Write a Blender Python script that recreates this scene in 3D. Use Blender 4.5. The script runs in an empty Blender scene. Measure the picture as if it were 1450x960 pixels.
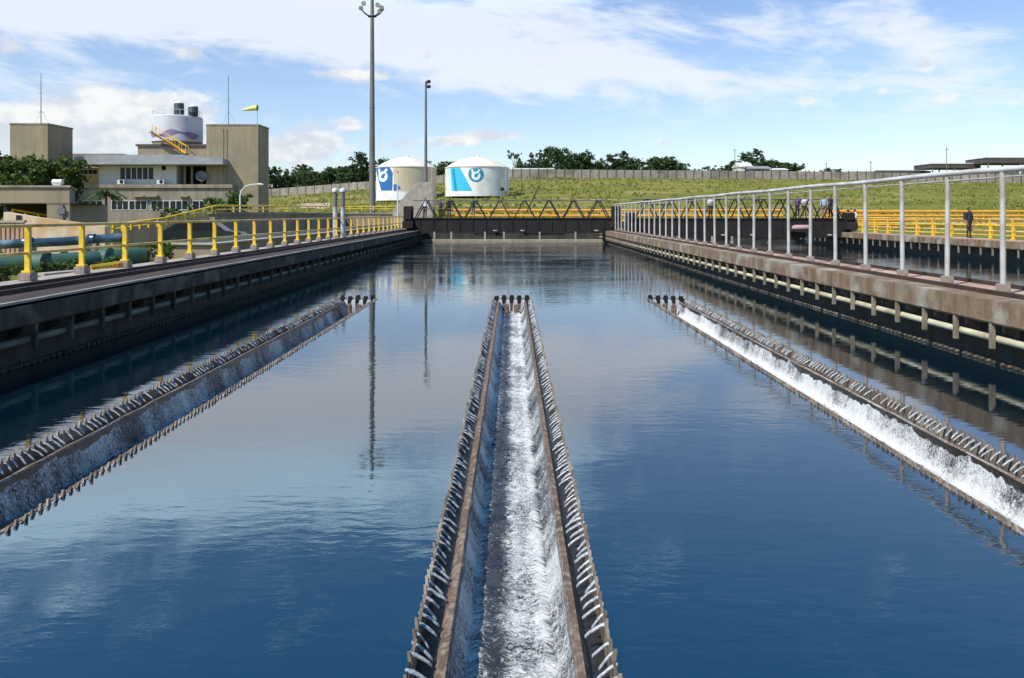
import bpy, bmesh, math, random
from mathutils import Vector, Matrix, noise
random.seed(7)
R = math.radians
SC = bpy.context.scene
COL = SC.collection
F = 1120.0; CAMZ = 2.5; VX = 725.0; VY = 303.0      # focal length and horizon of the 1450x960 photograph

def P(px, py, d):
    """world point seen at photo pixel (px,py) at distance d"""
    return Vector(((px - VX) / F * d, d, CAMZ - (py - VY) / F * d))

# ------------------------------------------------------------------ materials
def lin(c):
    return tuple(((x / 12.92) if x <= .04045 else ((x + .055) / 1.055) ** 2.4) for x in c)

def new_mat(name):
    m = bpy.data.materials.new(name); m.use_nodes = True
    nt = m.node_tree
    b = nt.nodes['Principled BSDF']
    return m, nt, b

def N(nt, t, **kw):
    n = nt.nodes.new(t)
    for k, v in kw.items():
        if k.startswith('i_'):
            n.inputs[int(k[2:]) if k[2:].isdigit() else k[2:]].default_value = v
        else:
            setattr(n, k, v)
    return n

def mat(name, c1, c2=None, rough=.7, scale=(3, 3, 3), detail=6, metal=0, bump=0, bscale=20, lo=.35, hi=.65, spec=.5, c3=None, s3=.4, coord='Object'):
    m, nt, b = new_mat(name)
    b.inputs['Roughness'].default_value = rough
    b.inputs['Metallic'].default_value = metal
    b.inputs['Specular IOR Level'].default_value = spec
    L = nt.links.new
    tc = N(nt, 'ShaderNodeTexCoord')
    src = tc.outputs[coord]
    if c2 is None:
        c2 = tuple(x * .8 for x in c1)
    mp = N(nt, 'ShaderNodeMapping'); mp.inputs['Scale'].default_value = scale
    L(src, mp.inputs['Vector'])
    nz = N(nt, 'ShaderNodeTexNoise'); nz.inputs['Scale'].default_value = 1; nz.inputs['Detail'].default_value = detail; nz.inputs['Roughness'].default_value = .62
    L(mp.outputs[0], nz.inputs['Vector'])
    mr = N(nt, 'ShaderNodeMapRange'); mr.inputs[1].default_value = lo; mr.inputs[2].default_value = hi
    L(nz.outputs[0], mr.inputs[0])
    mx = N(nt, 'ShaderNodeMix', data_type='RGBA')
    mx.inputs[6].default_value = (*c1, 1); mx.inputs[7].default_value = (*c2, 1)
    L(mr.outputs[0], mx.inputs[0])
    out = mx.outputs[2]
    if c3 is not None:
        n3 = N(nt, 'ShaderNodeTexNoise'); n3.inputs['Scale'].default_value = s3; n3.inputs['Detail'].default_value = 5
        L(src, n3.inputs['Vector'])
        r3 = N(nt, 'ShaderNodeMapRange'); r3.inputs[1].default_value = .48; r3.inputs[2].default_value = .66
        L(n3.outputs[0], r3.inputs[0])
        m3 = N(nt, 'ShaderNodeMix', data_type='RGBA'); m3.inputs[7].default_value = (*c3, 1)
        L(r3.outputs[0], m3.inputs[0]); L(out, m3.inputs[6]); out = m3.outputs[2]
    L(out, b.inputs['Base Color'])
    if bump:
        bn = N(nt, 'ShaderNodeTexNoise'); bn.inputs['Scale'].default_value = bscale; bn.inputs['Detail'].default_value = 5
        L(src, bn.inputs['Vector'])
        bp = N(nt, 'ShaderNodeBump'); bp.inputs['Strength'].default_value = .6; bp.inputs['Distance'].default_value = bump
        L(bn.outputs[0], bp.inputs['Height']); L(bp.outputs[0], b.inputs['Normal'])
    return m

M = {}
M['concrete'] = mat('concrete', (.36, .32, .26), (.24, .20, .16), .9, (1.2, 1.2, 2.5), bump=.01, c3=(.16, .13, .10), s3=.9)
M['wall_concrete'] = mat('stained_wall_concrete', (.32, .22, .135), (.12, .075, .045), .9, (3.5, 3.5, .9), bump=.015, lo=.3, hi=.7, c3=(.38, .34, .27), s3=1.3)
M['dark_concrete'] = mat('near_black_concrete', (.06, .055, .045), (.025, .024, .02), .75, (2, 2, .7), bump=.01)  # near-black, for wall recesses, side weirs, end walls and channel cover
M['left_concrete'] = mat('weathered_shaded_concrete', (.085, .062, .045), (.018, .014, .011), .9, (3.5, 3.5, .9), bump=.015, lo=.3, hi=.7, c3=(.15, .12, .09), s3=1.7)  # wall concrete darkened so the colour carries the left wall's shade
M['pale_concrete'] = mat('pale_concrete', (.46, .40, .33), (.30, .26, .21), .9, (2, 2, 2), bump=.008)
M['path'] = mat('pinkish_walkway', (.58, .37, .26), (.44, .27, .18), .9, (2, .8, 2), bump=.006, c3=(.28, .19, .14), s3=.8)
M['rust_rail'] = mat('rusty_rail_steel', (.075, .035, .025), (.03, .018, .014), .75, (6, 2, 6), bump=.006)
M['brown_strip'] = mat('dark_brown_bed', (.075, .048, .038), (.035, .023, .02), .9, (4, .8, 4), bump=.01)  # flat dark brown bands on the wall top
M['yellow'] = mat('yellow_paint', (.84, .60, .05), (.76, .48, .04), .45, (3, 3, 3), c3=(.62, .34, .03), s3=2.5)
M['rail_yellow'] = mat('faded_yellow_paint', (.80, .60, .20), (.68, .42, .12), .5, (1.5, 1.5, 1.5), c3=(.52, .24, .06), s3=2)
M['orange'] = mat('orange_yellow_paint', (.78, .42, .04), (.70, .30, .03), .5, (2, 2, 2))
M['plinth'] = mat('plinth_concrete', (.36, .29, .26), (.22, .17, .15), .9, (6, 6, 6), bump=.006)
M['galv'] = mat('galvanised_steel', (.60, .57, .53), (.42, .39, .36), .5, (3, 3, 1), metal=.15, c3=(.36, .31, .27), s3=2)
M['white_rail'] = mat('pale_painted_pipe', (.72, .69, .65), (.52, .48, .45), .45, (1, 1.5, 1), c3=(.42, .36, .32), s3=1.2)
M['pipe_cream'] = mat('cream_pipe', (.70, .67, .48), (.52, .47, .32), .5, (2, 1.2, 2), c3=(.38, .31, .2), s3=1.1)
M['pipe_shaded'] = mat('shaded_cream_pipe', (.20, .18, .13), (.10, .085, .06), .7, (2, 1.2, 2))  # cream pipe darkened, its shade put into the colour
M['hanger'] = mat('hanger_concrete', (.32, .27, .20), (.15, .12, .09), .9, (4, 4, 2), bump=.005)
M['trough'] = mat('algae_brown_trough_concrete', (.20, .125, .085), (.09, .058, .042), .85, (7, 5, 7), bump=.012, bscale=35, lo=.3, hi=.7, c3=(.30, .23, .18), s3=14)
M['trough_wet'] = mat('wet_trough_wall', (.035, .03, .028), (.015, .014, .014), .3, (5, 5, 3), bump=.01)
M['weir'] = mat('weathered_weir_plate', (.27, .21, .15), (.07, .05, .035), .7, (9, 9, 9), lo=.3, hi=.7, c3=(.38, .32, .24), s3=2.2)
M['dark_steel'] = mat('dark_bridge_steel', (.011, .009, .008), (.006, .005, .005), .8, (2, 2, 2), c3=(.022, .012, .009), s3=1)
M['black_steel'] = mat('black_truss_steel', (.022, .015, .013), (.012, .01, .01), .7)
M['grey_steel'] = mat('grey_pole_steel', (.22, .22, .22), (.16, .16, .165), .55, (1, 1, 1), metal=.2)
M['mast'] = mat('weathered_mast_steel', (.20, .19, .18), (.13, .125, .12), .6, (2, 2, .5), metal=.1)
M['build_brown'] = mat('brown_render', (.33, .265, .175), (.235, .185, .125), .9, (1.6, 1.6, .16), c3=(.25, .205, .145), s3=.35, lo=.42, hi=.72)
M['build_grey'] = mat('greyish_render', (.32, .275, .21), (.20, .17, .13), .9, (1.4, 1.4, .2), c3=(.19, .16, .125), s3=.3)
M['build_white'] = mat('white_render', (.78, .76, .72), (.64, .62, .6), .85, (.6, .6, .6))
M['slab_grey'] = mat('grey_roof_slab', (.36, .36, .39), (.26, .26, .28), .8, (.6, .6, 1.2))
M['glass'] = mat('dark_window_glass', (.012, .015, .018), (.02, .024, .028), .25, (1, 1, 1), spec=.25)
M['dark'] = mat('dark_interior', (.02, .018, .016), (.012, .011, .01), .9)
M['frame_white'] = mat('white_frame_paint', (.75, .75, .72), (.62, .62, .6), .6)
M['tank_white'] = mat('white_tank_paint', (.82, .81, .79), (.70, .68, .66), .55, (1.2, 1.2, .15), c3=(.66,.61,.54), s3=.35, lo=.42, hi=.75)
M['tank_beige'] = mat('beige_tank_side', (.62, .50, .36), (.55, .44, .31), .65, (.5, .5, .2))
M['tank_roof'] = mat('cream_tank_roof', (.82, .75, .64), (.72, .62, .50), .7, (.4, .4, .4))
M['deep_blue'] = mat('deep_blue_paint', (.015, .12, .34), (.02, .16, .40), .5)
M['sky_blue'] = mat('sky_blue_paint', (.03, .42, .72), (.06, .52, .78), .5)
M['teal_blue'] = mat('teal_blue_paint', (.015, .22, .38), (.02, .28, .42), .5)
M['pale_blue'] = mat('pale_blue_paint', (.45, .68, .80), (.55, .74, .82), .5)
M['logo_white'] = mat('white_emblem_paint', (.84, .85, .85), (.8, .82, .83), .5)
M['purple'] = mat('purple_band_paint', (.22, .16, .30), (.30, .24, .38), .6)
M['tank_lilac'] = mat('dull_white_tank_paint', (.66, .64, .68), (.56, .54, .58), .65, (.8, .8, .8))
M['plastic_dark'] = mat('dark_blue_grey_tank', (.05, .065, .08), (.03, .04, .05), .5)
M['green_pipe'] = mat('green_pipe_paint', (.05, .13, .10), (.025, .07, .045), .6, (2, 2, 2), c3=(.09,.10,.05), s3=1.5)
M['blue_pipe'] = mat('blue_pipe_paint', (.04, .085, .13), (.025, .05, .08), .3, (1, 1, 1), c3=(.35, .45, .5), s3=.9)  # pale patches painted in as glints on the pipe
M['fence_concrete'] = mat('old_fence_concrete', (.36, .32, .27), (.24, .21, .175), .9, (1, 1, .5), c3=(.18, .155, .13), s3=.2)
M['fence_post'] = mat('dark_fence_post', (.12, .105, .09), (.08, .07, .06), .9)
M['bark'] = mat('bark', (.10, .075, .055), (.06, .045, .035), .95, (6, 6, 1.5))
M['roof_grey'] = mat('grey_sheet_roof', (.30, .29, .29), (.22, .21, .21), .7, (.3, .3, .3))
M['roof_dark'] = mat('dark_sheet_roof', (.10, .085, .075), (.07, .06, .055), .8, (.3, .3, .3))
M['roof_white'] = mat('white_sheet_roof', (.75, .74, .70), (.62, .6, .57), .6, (.3, .3, .3))
M['sock_yellow'] = mat('yellow_windsock_cloth', (.75, .80, .12), (.7, .72, .3), .8)
M['skin'] = mat('skin', (.34, .19, .12), (.30, .16, .10), .6)
M['hair'] = mat('dark_hair', (.012, .01, .009), (.02, .015, .012), .6)
M['shirt_white'] = mat('white_shirt', (.76, .74, .76), (.66, .64, .66), .85, (8, 8, 8))
M['shirt_purple'] = mat('purple_shirt', (.16, .09, .22), (.11, .06, .16), .85)
M['shirt_blue'] = mat('light_blue_shirt', (.40, .50, .66), (.32, .42, .58), .85)
M['shirt_dark'] = mat('dark_navy_shirt', (.02, .02, .03), (.03, .03, .04), .85)
M['shirt_green'] = mat('green_shirt', (.03, .13, .06), (.03, .1, .05), .85)
M['trousers'] = mat('dark_trousers', (.025, .025, .03), (.035, .03, .035), .9)
M['khaki'] = mat('khaki_trousers', (.26, .20, .13), (.2, .15, .1), .9)
M['shoe'] = mat('dark_shoes', (.015, .013, .012), (.02, .018, .016), .6)
M['pinkish'] = mat('pinkish_motor_cover', (.55, .36, .34), (.42, .28, .26), .6)

def leaf_mat(name, c1, c2, c3):
    m, nt, b = new_mat(name)
    L = nt.links.new
    g = N(nt, 'ShaderNodeNewGeometry')
    cr = N(nt, 'ShaderNodeValToRGB')
    cr.color_ramp.elements[0].color = (*c1, 1); cr.color_ramp.elements[1].color = (*c3, 1)
    e = cr.color_ramp.elements.new(.55); e.color = (*c2, 1)
    L(g.outputs['Random Per Island'], cr.inputs[0])
    oi = N(nt, 'ShaderNodeObjectInfo')
    hs = N(nt, 'ShaderNodeHueSaturation')
    mr = N(nt, 'ShaderNodeMapRange'); mr.inputs[3].default_value = .475; mr.inputs[4].default_value = .52
    L(oi.outputs['Random'], mr.inputs[0]); L(mr.outputs[0], hs.inputs['Hue'])
    mv = N(nt, 'ShaderNodeMapRange'); mv.inputs[3].default_value = .75; mv.inputs[4].default_value = 1.25
    L(oi.outputs['Random'], mv.inputs[0]); L(mv.outputs[0], hs.inputs['Value'])
    L(cr.outputs[0], hs.inputs['Color'])
    L(hs.outputs[0], b.inputs['Base Color'])
    b.inputs['Roughness'].default_value = .6
    b.inputs['Specular IOR Level'].default_value = .3
    tr = N(nt, 'ShaderNodeBsdfTranslucent'); L(hs.outputs[0], tr.inputs[0])
    ms = N(nt, 'ShaderNodeMixShader'); ms.inputs[0].default_value = .25
    out = nt.nodes['Material Output']
    L(b.outputs[0], ms.inputs[1]); L(tr.outputs[0], ms.inputs[2]); L(ms.outputs[0], out.inputs[0])
    return m
M['leaf_dark'] = leaf_mat('dark_foliage', (.022, .05, .02), (.05, .095, .032), (.11, .16, .05))
M['leaf_mid'] = leaf_mat('mid_foliage', (.03, .065, .018), (.07, .125, .032), (.14, .20, .055))
M['leaf_bush'] = leaf_mat('bush_foliage', (.03, .065, .012), (.085, .15, .028), (.18, .25, .05))
M['leaf_grass'] = leaf_mat('grass_blades', (.15, .165, .03), (.21, .20, .038), (.30, .255, .07))

def grass_ground():
    m, nt, b = new_mat('grassy_ground')
    L = nt.links.new
    tc = N(nt, 'ShaderNodeTexCoord')
    def nz(scale, det, sx=1, sy=1):
        mp = N(nt, 'ShaderNodeMapping'); mp.inputs['Scale'].default_value = (sx, sy, 1)
        L(tc.outputs['Object'], mp.inputs[0])
        n = N(nt, 'ShaderNodeTexNoise'); n.inputs['Scale'].default_value = scale; n.inputs['Detail'].default_value = det; n.inputs['Roughness'].default_value = .65
        L(mp.outputs[0], n.inputs[0]); return n.outputs[0]
    cr = N(nt, 'ShaderNodeValToRGB')
    el = cr.color_ramp.elements
    el[0].position = .36; el[0].color = (.065, .095, .018, 1)
    el[1].position = .66; el[1].color = (.36, .27, .10, 1)
    e = el.new(.48); e.color = (.18, .185, .036, 1)
    e = el.new(.58); e.color = (.255, .22, .058, 1)
    mixn = N(nt, 'ShaderNodeMath', operation='MULTIPLY_ADD'); mixn.inputs[1].default_value = .36
    L(nz(.5, 8), mixn.inputs[0])
    m2 = N(nt, 'ShaderNodeMath', operation='MULTIPLY'); m2.inputs[1].default_value = .64
    L(nz(.06, 5, .35, 2.2), m2.inputs[0]); L(m2.outputs[0], mixn.inputs[2])
    L(mixn.outputs[0], cr.inputs[0])
    # bare earth patches
    pr = N(nt, 'ShaderNodeMapRange'); pr.inputs[1].default_value = .55; pr.inputs[2].default_value = .66
    L(nz(.06, 5, .8, 2.0), pr.inputs[0])
    mx = N(nt, 'ShaderNodeMix', data_type='RGBA'); mx.inputs[7].default_value = (.42, .30, .15, 1)
    L(pr.outputs[0], mx.inputs[0]); L(cr.outputs[0], mx.inputs[6])
    L(mx.outputs[2], b.inputs['Base Color'])
    b.inputs['Roughness'].default_value = .95; b.inputs['Specular IOR Level'].default_value = .1
    bp = N(nt, 'ShaderNodeBump'); bp.inputs['Distance'].default_value = .3; bp.inputs['Strength'].default_value = .8
    L(nz(1.5, 6), bp.inputs['Height']); L(bp.outputs[0], b.inputs['Normal'])
    return m
M['ground'] = grass_ground()

def water_mat(name, base, amp):
    m, nt, b = new_mat(name)
    L = nt.links.new
    b.inputs['Base Color'].default_value = (*base, 1)
    b.inputs['Roughness'].default_value = .025
    b.inputs['IOR'].default_value = 3.0
    tc = N(nt, 'ShaderNodeTexCoord')
    def nz(scale, det, sx=1, sy=1, rot=0, dist=0.):
        mp = N(nt, 'ShaderNodeMapping'); mp.inputs['Scale'].default_value = (sx, sy, 1); mp.inputs['Rotation'].default_value = (0, 0, rot)
        L(tc.outputs['Object'], mp.inputs[0])
        n = N(nt, 'ShaderNodeTexNoise'); n.inputs['Scale'].default_value = scale; n.inputs['Detail'].default_value = det; n.inputs['Distortion'].default_value = dist
        L(mp.outputs[0], n.inputs[0]); return n.outputs[0]
    # patches where the breeze touches the surface
    pr = N(nt, 'ShaderNodeMapRange'); pr.inputs[1].default_value = .38; pr.inputs[2].default_value = .66; pr.inputs[3].default_value = .35; pr.inputs[4].default_value = 1.25
    L(nz(.22, 3, .6, 1.3), pr.inputs[0])
    a = N(nt, 'ShaderNodeMath', operation='MULTIPLY_ADD'); a.inputs[1].default_value = .45
    L(nz(9., 3, .55, 1.25, .25, .4), a.inputs[0]); L(nz(3.1, 2, .5, 1.1, -.15, .3), a.inputs[2])
    h = N(nt, 'ShaderNodeMath', operation='MULTIPLY'); 
    sx_ = N(nt, 'ShaderNodeSeparateXYZ'); L(tc.outputs['Object'], sx_.inputs[0])
    far = N(nt, 'ShaderNodeMapRange'); far.inputs[1].default_value = 24; far.inputs[2].default_value = 60; far.inputs[3].default_value = 1; far.inputs[4].default_value = 7
    L(sx_.outputs[1], far.inputs[0])        # the open far end of the basin catches more breeze
    pf = N(nt, 'ShaderNodeMath', operation='MULTIPLY'); L(pr.outputs[0], pf.inputs[0]); L(far.outputs[0], pf.inputs[1])
    L(a.outputs[0], h.inputs[0]); L(pf.outputs[0], h.inputs[1])
    bp = N(nt, 'ShaderNodeBump'); bp.inputs['Strength'].default_value = 1; bp.inputs['Distance'].default_value = amp
    L(h.outputs[0], bp.inputs['Height']); L(bp.outputs[0], b.inputs['Normal'])
    return m
M['water'] = water_mat('basin_water', (.001, .011, .019), .0030)

def foam_mat():
    """churning water: foam density comes from the vertex attribute 'foam', broken up by noise"""
    m, nt, b = new_mat('churning_foam_water')
    L = nt.links.new
    tc = N(nt, 'ShaderNodeTexCoord')
    at = N(nt, 'ShaderNodeAttribute', attribute_name='foam')
    uv = N(nt, 'ShaderNodeAttribute', attribute_name='flow')   # coordinates running along the flow
    def nz(scale, det, s, dist=0., rough=.6):
        mp = N(nt, 'ShaderNodeMapping'); mp.inputs['Scale'].default_value = s
        L(uv.outputs['Vector'], mp.inputs[0])
        n = N(nt, 'ShaderNodeTexNoise'); n.inputs['Scale'].default_value = scale; n.inputs['Detail'].default_value = det
        n.inputs['Distortion'].default_value = dist; n.inputs['Roughness'].default_value = rough
        L(mp.outputs[0], n.inputs[0]); return n.outputs[0]
    n1 = nz(1., 4, (26, 15, 1), 1.4, .7)      # streaks across the channel
    n2 = nz(1., 3, (70, 58, 1), 1., .75)       # spray
    n3 = nz(1., 2, (1.5, 1.2, 1), .3)         # slow change
    s = N(nt, 'ShaderNodeMath', operation='MULTIPLY_ADD'); s.inputs[1].default_value = .85
    L(n2, s.inputs[0]); L(n1, s.inputs[2])
    s3 = N(nt, 'ShaderNodeMath', operation='MULTIPLY_ADD'); s3.inputs[1].default_value = .35
    L(n3, s3.inputs[0]); L(s.outputs[0], s3.inputs[2])
    s2 = N(nt, 'ShaderNodeMath', operation='ADD'); L(s3.outputs[0], s2.inputs[0]); L(at.outputs['Fac'], s2.inputs[1])
    mr = N(nt, 'ShaderNodeMapRange'); mr.inputs[1].default_value = 1.54; mr.inputs[2].default_value = 1.80
    L(s2.outputs[0], mr.inputs[0])
    mx = N(nt, 'ShaderNodeMix', data_type='RGBA'); mx.inputs[6].default_value = (.028, .032, .042, 1); mx.inputs[7].default_value = (.77, .76, .75, 1)
    L(mr.outputs[0], mx.inputs[0]); L(mx.outputs[2], b.inputs['Base Color'])
    rr = N(nt, 'ShaderNodeMapRange'); rr.inputs[3].default_value = .12; rr.inputs[4].default_value = .6
    L(mr.outputs[0], rr.inputs[0]); L(rr.outputs[0], b.inputs['Roughness'])
    bp = N(nt, 'ShaderNodeBump'); bp.inputs['Distance'].default_value = .014; bp.inputs['Strength'].default_value = 1
    L(s.outputs[0], bp.inputs['Height']); L(bp.outputs[0], b.inputs['Normal'])
    return m
M['foam'] = foam_mat()
M['jet'] = mat('white_spilling_water', (.52, .53, .56), (.15, .16, .18), .25, (55, 55, 55), lo=.3, hi=.7)

# ------------------------------------------------------------------ mesh building
class MB:
    def __init__(s):
        s.v = []; s.f = []; s.m = []
    def add(s, vs, fs, mi=0):
        o = len(s.v); s.v += [tuple(v) for v in vs]
        for f in fs:
            s.f.append([i + o for i in f]); s.m.append(mi)
        return s
    def box(s, x0, x1, y0, y1, z0, z1, mi=0):
        return s.add([(x0,y0,z0),(x1,y0,z0),(x1,y1,z0),(x0,y1,z0),(x0,y0,z1),(x1,y0,z1),(x1,y1,z1),(x0,y1,z1)],
                     [(0,3,2,1),(4,5,6,7),(0,1,5,4),(1,2,6,5),(2,3,7,6),(3,0,4,7)], mi)
    def cbox(s, c, dx, dy, dz, mi=0):
        return s.box(c[0]-dx/2, c[0]+dx/2, c[1]-dy/2, c[1]+dy/2, c[2]-dz/2, c[2]+dz/2, mi)
    def tube(s, pts, r, n=8, mi=0, caps=True):
        pts = [Vector(p) for p in pts]
        rs = r if isinstance(r, (list, tuple)) else [r] * len(pts)
        vs = []; fs = []
        up = None
        for i, p in enumerate(pts):
            t = (pts[min(i+1, len(pts)-1)] - pts[max(i-1, 0)]).normalized()
            if up is None:
                a = Vector((0,0,1)) if abs(t.z) < .9 else Vector((1,0,0))
                u = t.cross(a).normalized()
            else:
                u = (up - t * up.dot(t)).normalized()
            up = u; w = t.cross(u)
            for k in range(n):
                a = 2*math.pi*k/n
                vs.append(p + (u*math.cos(a) + w*math.sin(a)) * rs[i])
        for i in range(len(pts)-1):
            for k in range(n):
                fs.append((i*n+k, i*n+(k+1)%n, (i+1)*n+(k+1)%n, (i+1)*n+k))
        if caps:
            fs.append(tuple(range(n-1, -1, -1))); fs.append(tuple((len(pts)-1)*n+k for k in range(n)))
        return s.add(vs, fs, mi)
    def bar(s, a, b, w, h=None, mi=0):
        """square bar from a to b"""
        h = h or w
        a = Vector(a); b = Vector(b); t = (b-a).normalized()
        up = Vector((0,0,1)) if abs(t.z) < .95 else Vector((0,1,0))
        u = t.cross(up).normalized(); q = u.cross(t)
        vs = []
        for p in (a, b):
            for sx, sy in ((-1,-1),(1,-1),(1,1),(-1,1)):
                vs.append(p + u*sx*w/2 + q*sy*h/2)
        return s.add(vs, [(3,2,1,0),(4,5,6,7),(0,1,5,4),(1,2,6,5),(2,3,7,6),(3,0,4,7)], mi)
    def lathe(s, prof, c, n=32, mi=0, cap=True):
        vs = []; fs = []
        for r, z in prof:
            for k in range(n):
                a = 2*math.pi*k/n
                vs.append((c[0]+r*math.cos(a), c[1]+r*math.sin(a), c[2]+z))
        for i in range(len(prof)-1):
            for k in range(n):
                fs.append((i*n+k, i*n+(k+1)%n, (i+1)*n+(k+1)%n, (i+1)*n+k))
        if cap:
            fs.append(tuple(range(n-1,-1,-1))); fs.append(tuple((len(prof)-1)*n+k for k in range(n)))
        return s.add(vs, fs, mi)
    def prism_y(s, poly, y0, y1, mi=0):
        """polygon in x,z extruded along y (counter-clockwise seen from -y)"""
        n = len(poly)
        vs = [(x, y0, z) for x, z in poly] + [(x, y1, z) for x, z in poly]
        fs = [tuple(range(n)), tuple(range(2*n-1, n-1, -1))] + [(i+n, (i+1)%n+n, (i+1)%n, i) for i in range(n)]
        return s.add(vs, fs, mi)
    def prism_x(s, poly, x0, x1, mi=0):
        n = len(poly)
        vs = [(x0, y, z) for y, z in poly] + [(x1, y, z) for y, z in poly]
        fs = [tuple(range(n-1,-1,-1)), tuple(range(n, 2*n))] + [(i, (i+1)%n, (i+1)%n+n, i+n) for i in range(n)]
        return s.add(vs, fs, mi)
    def build(s, name, mats, parent=None, org=(0,0,0), loc=None, smooth=False, bevel=0, fix=True):
        me = bpy.data.meshes.new(name)
        o = Vector(org)
        me.from_pydata([tuple(Vector(v)-o) for v in s.v], [], s.f)
        if not isinstance(mats, (list, tuple)): mats = [mats]
        for m in mats: me.materials.append(m)
        me.polygons.foreach_set('material_index', s.m)
        me.update()
        if fix or bevel:
            bm = bmesh.new(); bm.from_mesh(me)
            bmesh.ops.recalc_face_normals(bm, faces=bm.faces)
            if bevel:
                es = [e for e in bm.edges if len(e.link_faces) == 2 and e.calc_face_angle(0) > .6]
                bmesh.ops.bevel(bm, geom=es, offset=bevel, segments=2, affect='EDGES', clamp_overlap=True)
            bm.to_mesh(me); bm.free()
        if smooth:
            me.polygons.foreach_set('use_smooth', [True]*len(me.polygons))
            me.set_sharp_from_angle(angle=R(40))
        ob = bpy.data.objects.new(name, me)
        COL.objects.link(ob)
        if parent is not None:
            ob.parent = parent
            ob.location = loc if loc is not None else (0,0,0)
        else:
            ob.location = loc if loc is not None else org
        return ob

def tag(o, label=None, cat=None, group=None, kind=None):
    if label: o['label'] = label
    if cat: o['category'] = cat
    if group: o['group'] = group
    if kind: o['kind'] = kind
    return o
def thing(name, label, cat, loc=(0,0,0), group=None):
    o = bpy.data.objects.new(name, None); COL.objects.link(o); o.location = loc; o.empty_display_size = .3
    return tag(o, label, cat, group)
KIDS = {}
def copy_tree(o, parent=None):
    c = o.copy(); COL.objects.link(c)
    if parent is not None:
        c.parent = parent
    for ch in list(o.children):
        copy_tree(ch, c)
    return c

# ------------------------------------------------------------------ layout numbers
BX = 7.75               # half width of the water basin
Y0, Y1 = -6., 71.5      # near and far end of the basins
TOP = 1.1               # top of the basin walls above the water
FENCE = [(-900, 262, 9.6), (0, 262, 8.6), (380, 255, 8.2), (530, 240, 10.2), (720, 222, 12.8), (1150, 222, 12.1), (1450, 212, 10.7), (2400, 205, 10.)]  # px, distance, ground z
def fence_at(px):
    for a, b in zip(FENCE, FENCE[1:]):
        if px <= b[0] or b is FENCE[-1]:
            t = min(1, max(0, (px-a[0])/(b[0]-a[0])))
            return a[1]+(b[1]-a[1])*t, a[2]+(b[2]-a[2])*t
def sstep(t):
    t = min(1, max(0, t)); return t*t*(3-2*t)
def ground_z(x, y):
    if y < 60:
        return .7
    px = VX + F*x/max(y, 1)
    d, fz = fence_at(max(-900, min(2400, px)))
    t = (y-92)/(d-92)
    base = .7 + .5*sstep((y-60)/30)
    if t <= 0: return base
    t = min(1, t)
    return base + (fz-base)*(.55*t + .45*sstep(t)) + (noise.noise((x*.06, y*.06, 0))*.5*t*(1-t)*3)

# ------------------------------------------------------------------ ground, water
def make_ground():
    xs = [-3000,-1200,-600,-350,-250,-180,-140]+[-110+5*i for i in range(19)]+[-14,-10.15,27.2]+[32+5*i for i in range(40)]+[240,300,400,700,1300,3000]
    ys = [-800,-200,-60,-20,-6.6,20,40,60]+[71.9]+[76+4*i for i in range(52)]+[300,360,500,900,1700,4000]
    vs = []; fs = []; idx = {}
    for j, y in enumerate(ys):
        for i, x in enumerate(xs):
            idx[i,j] = len(vs); vs.append((x, y, ground_z(x, y)))
    for j in range(len(ys)-1):
        for i in range(len(xs)-1):
            if xs[i] >= -10.2 and xs[i+1] <= 27.3 and ys[j] >= -6.7 and ys[j+1] <= 72: continue
            fs.append((idx[i,j], idx[i+1,j], idx[i+1,j+1], idx[i,j+1]))
    mb = MB(); mb.add(vs, fs)
    o = mb.build('ground', M['ground'], smooth=True)
    tag(o, kind='structure')
make_ground()

TX = [-4.55, 0.0, 4.55]     # trough centres
TW = .57                    # half width to the weir plates
TY0, TY1 = -3.0, 23.4
def make_water():
    mb = MB()
    xs = [-8.28] 
    for x in TX: xs += [x-TW, x+TW]
    xs.append(8.28)
    for i in range(len(xs)-1):
        for (ya, yb) in ((Y0, TY0), (TY0, TY1), (TY1, Y1)):
            hole = (i % 2 == 1) and ya == TY0
            if hole: continue
            mb.add([(xs[i],ya,0),(xs[i+1],ya,0),(xs[i+1],yb,0),(xs[i],yb,0)], [(0,1,2,3)])
    o = mb.build('water', M['water']); tag(o, kind='structure')
    mb = MB(); mb.add([(9.2,Y0,0),(25.6,Y0,0),(25.6,Y1,0),(9.2,Y1,0)], [(0,1,2,3)])
    o = mb.build('water', M['water']); tag(o, kind='structure')
make_water()

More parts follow.
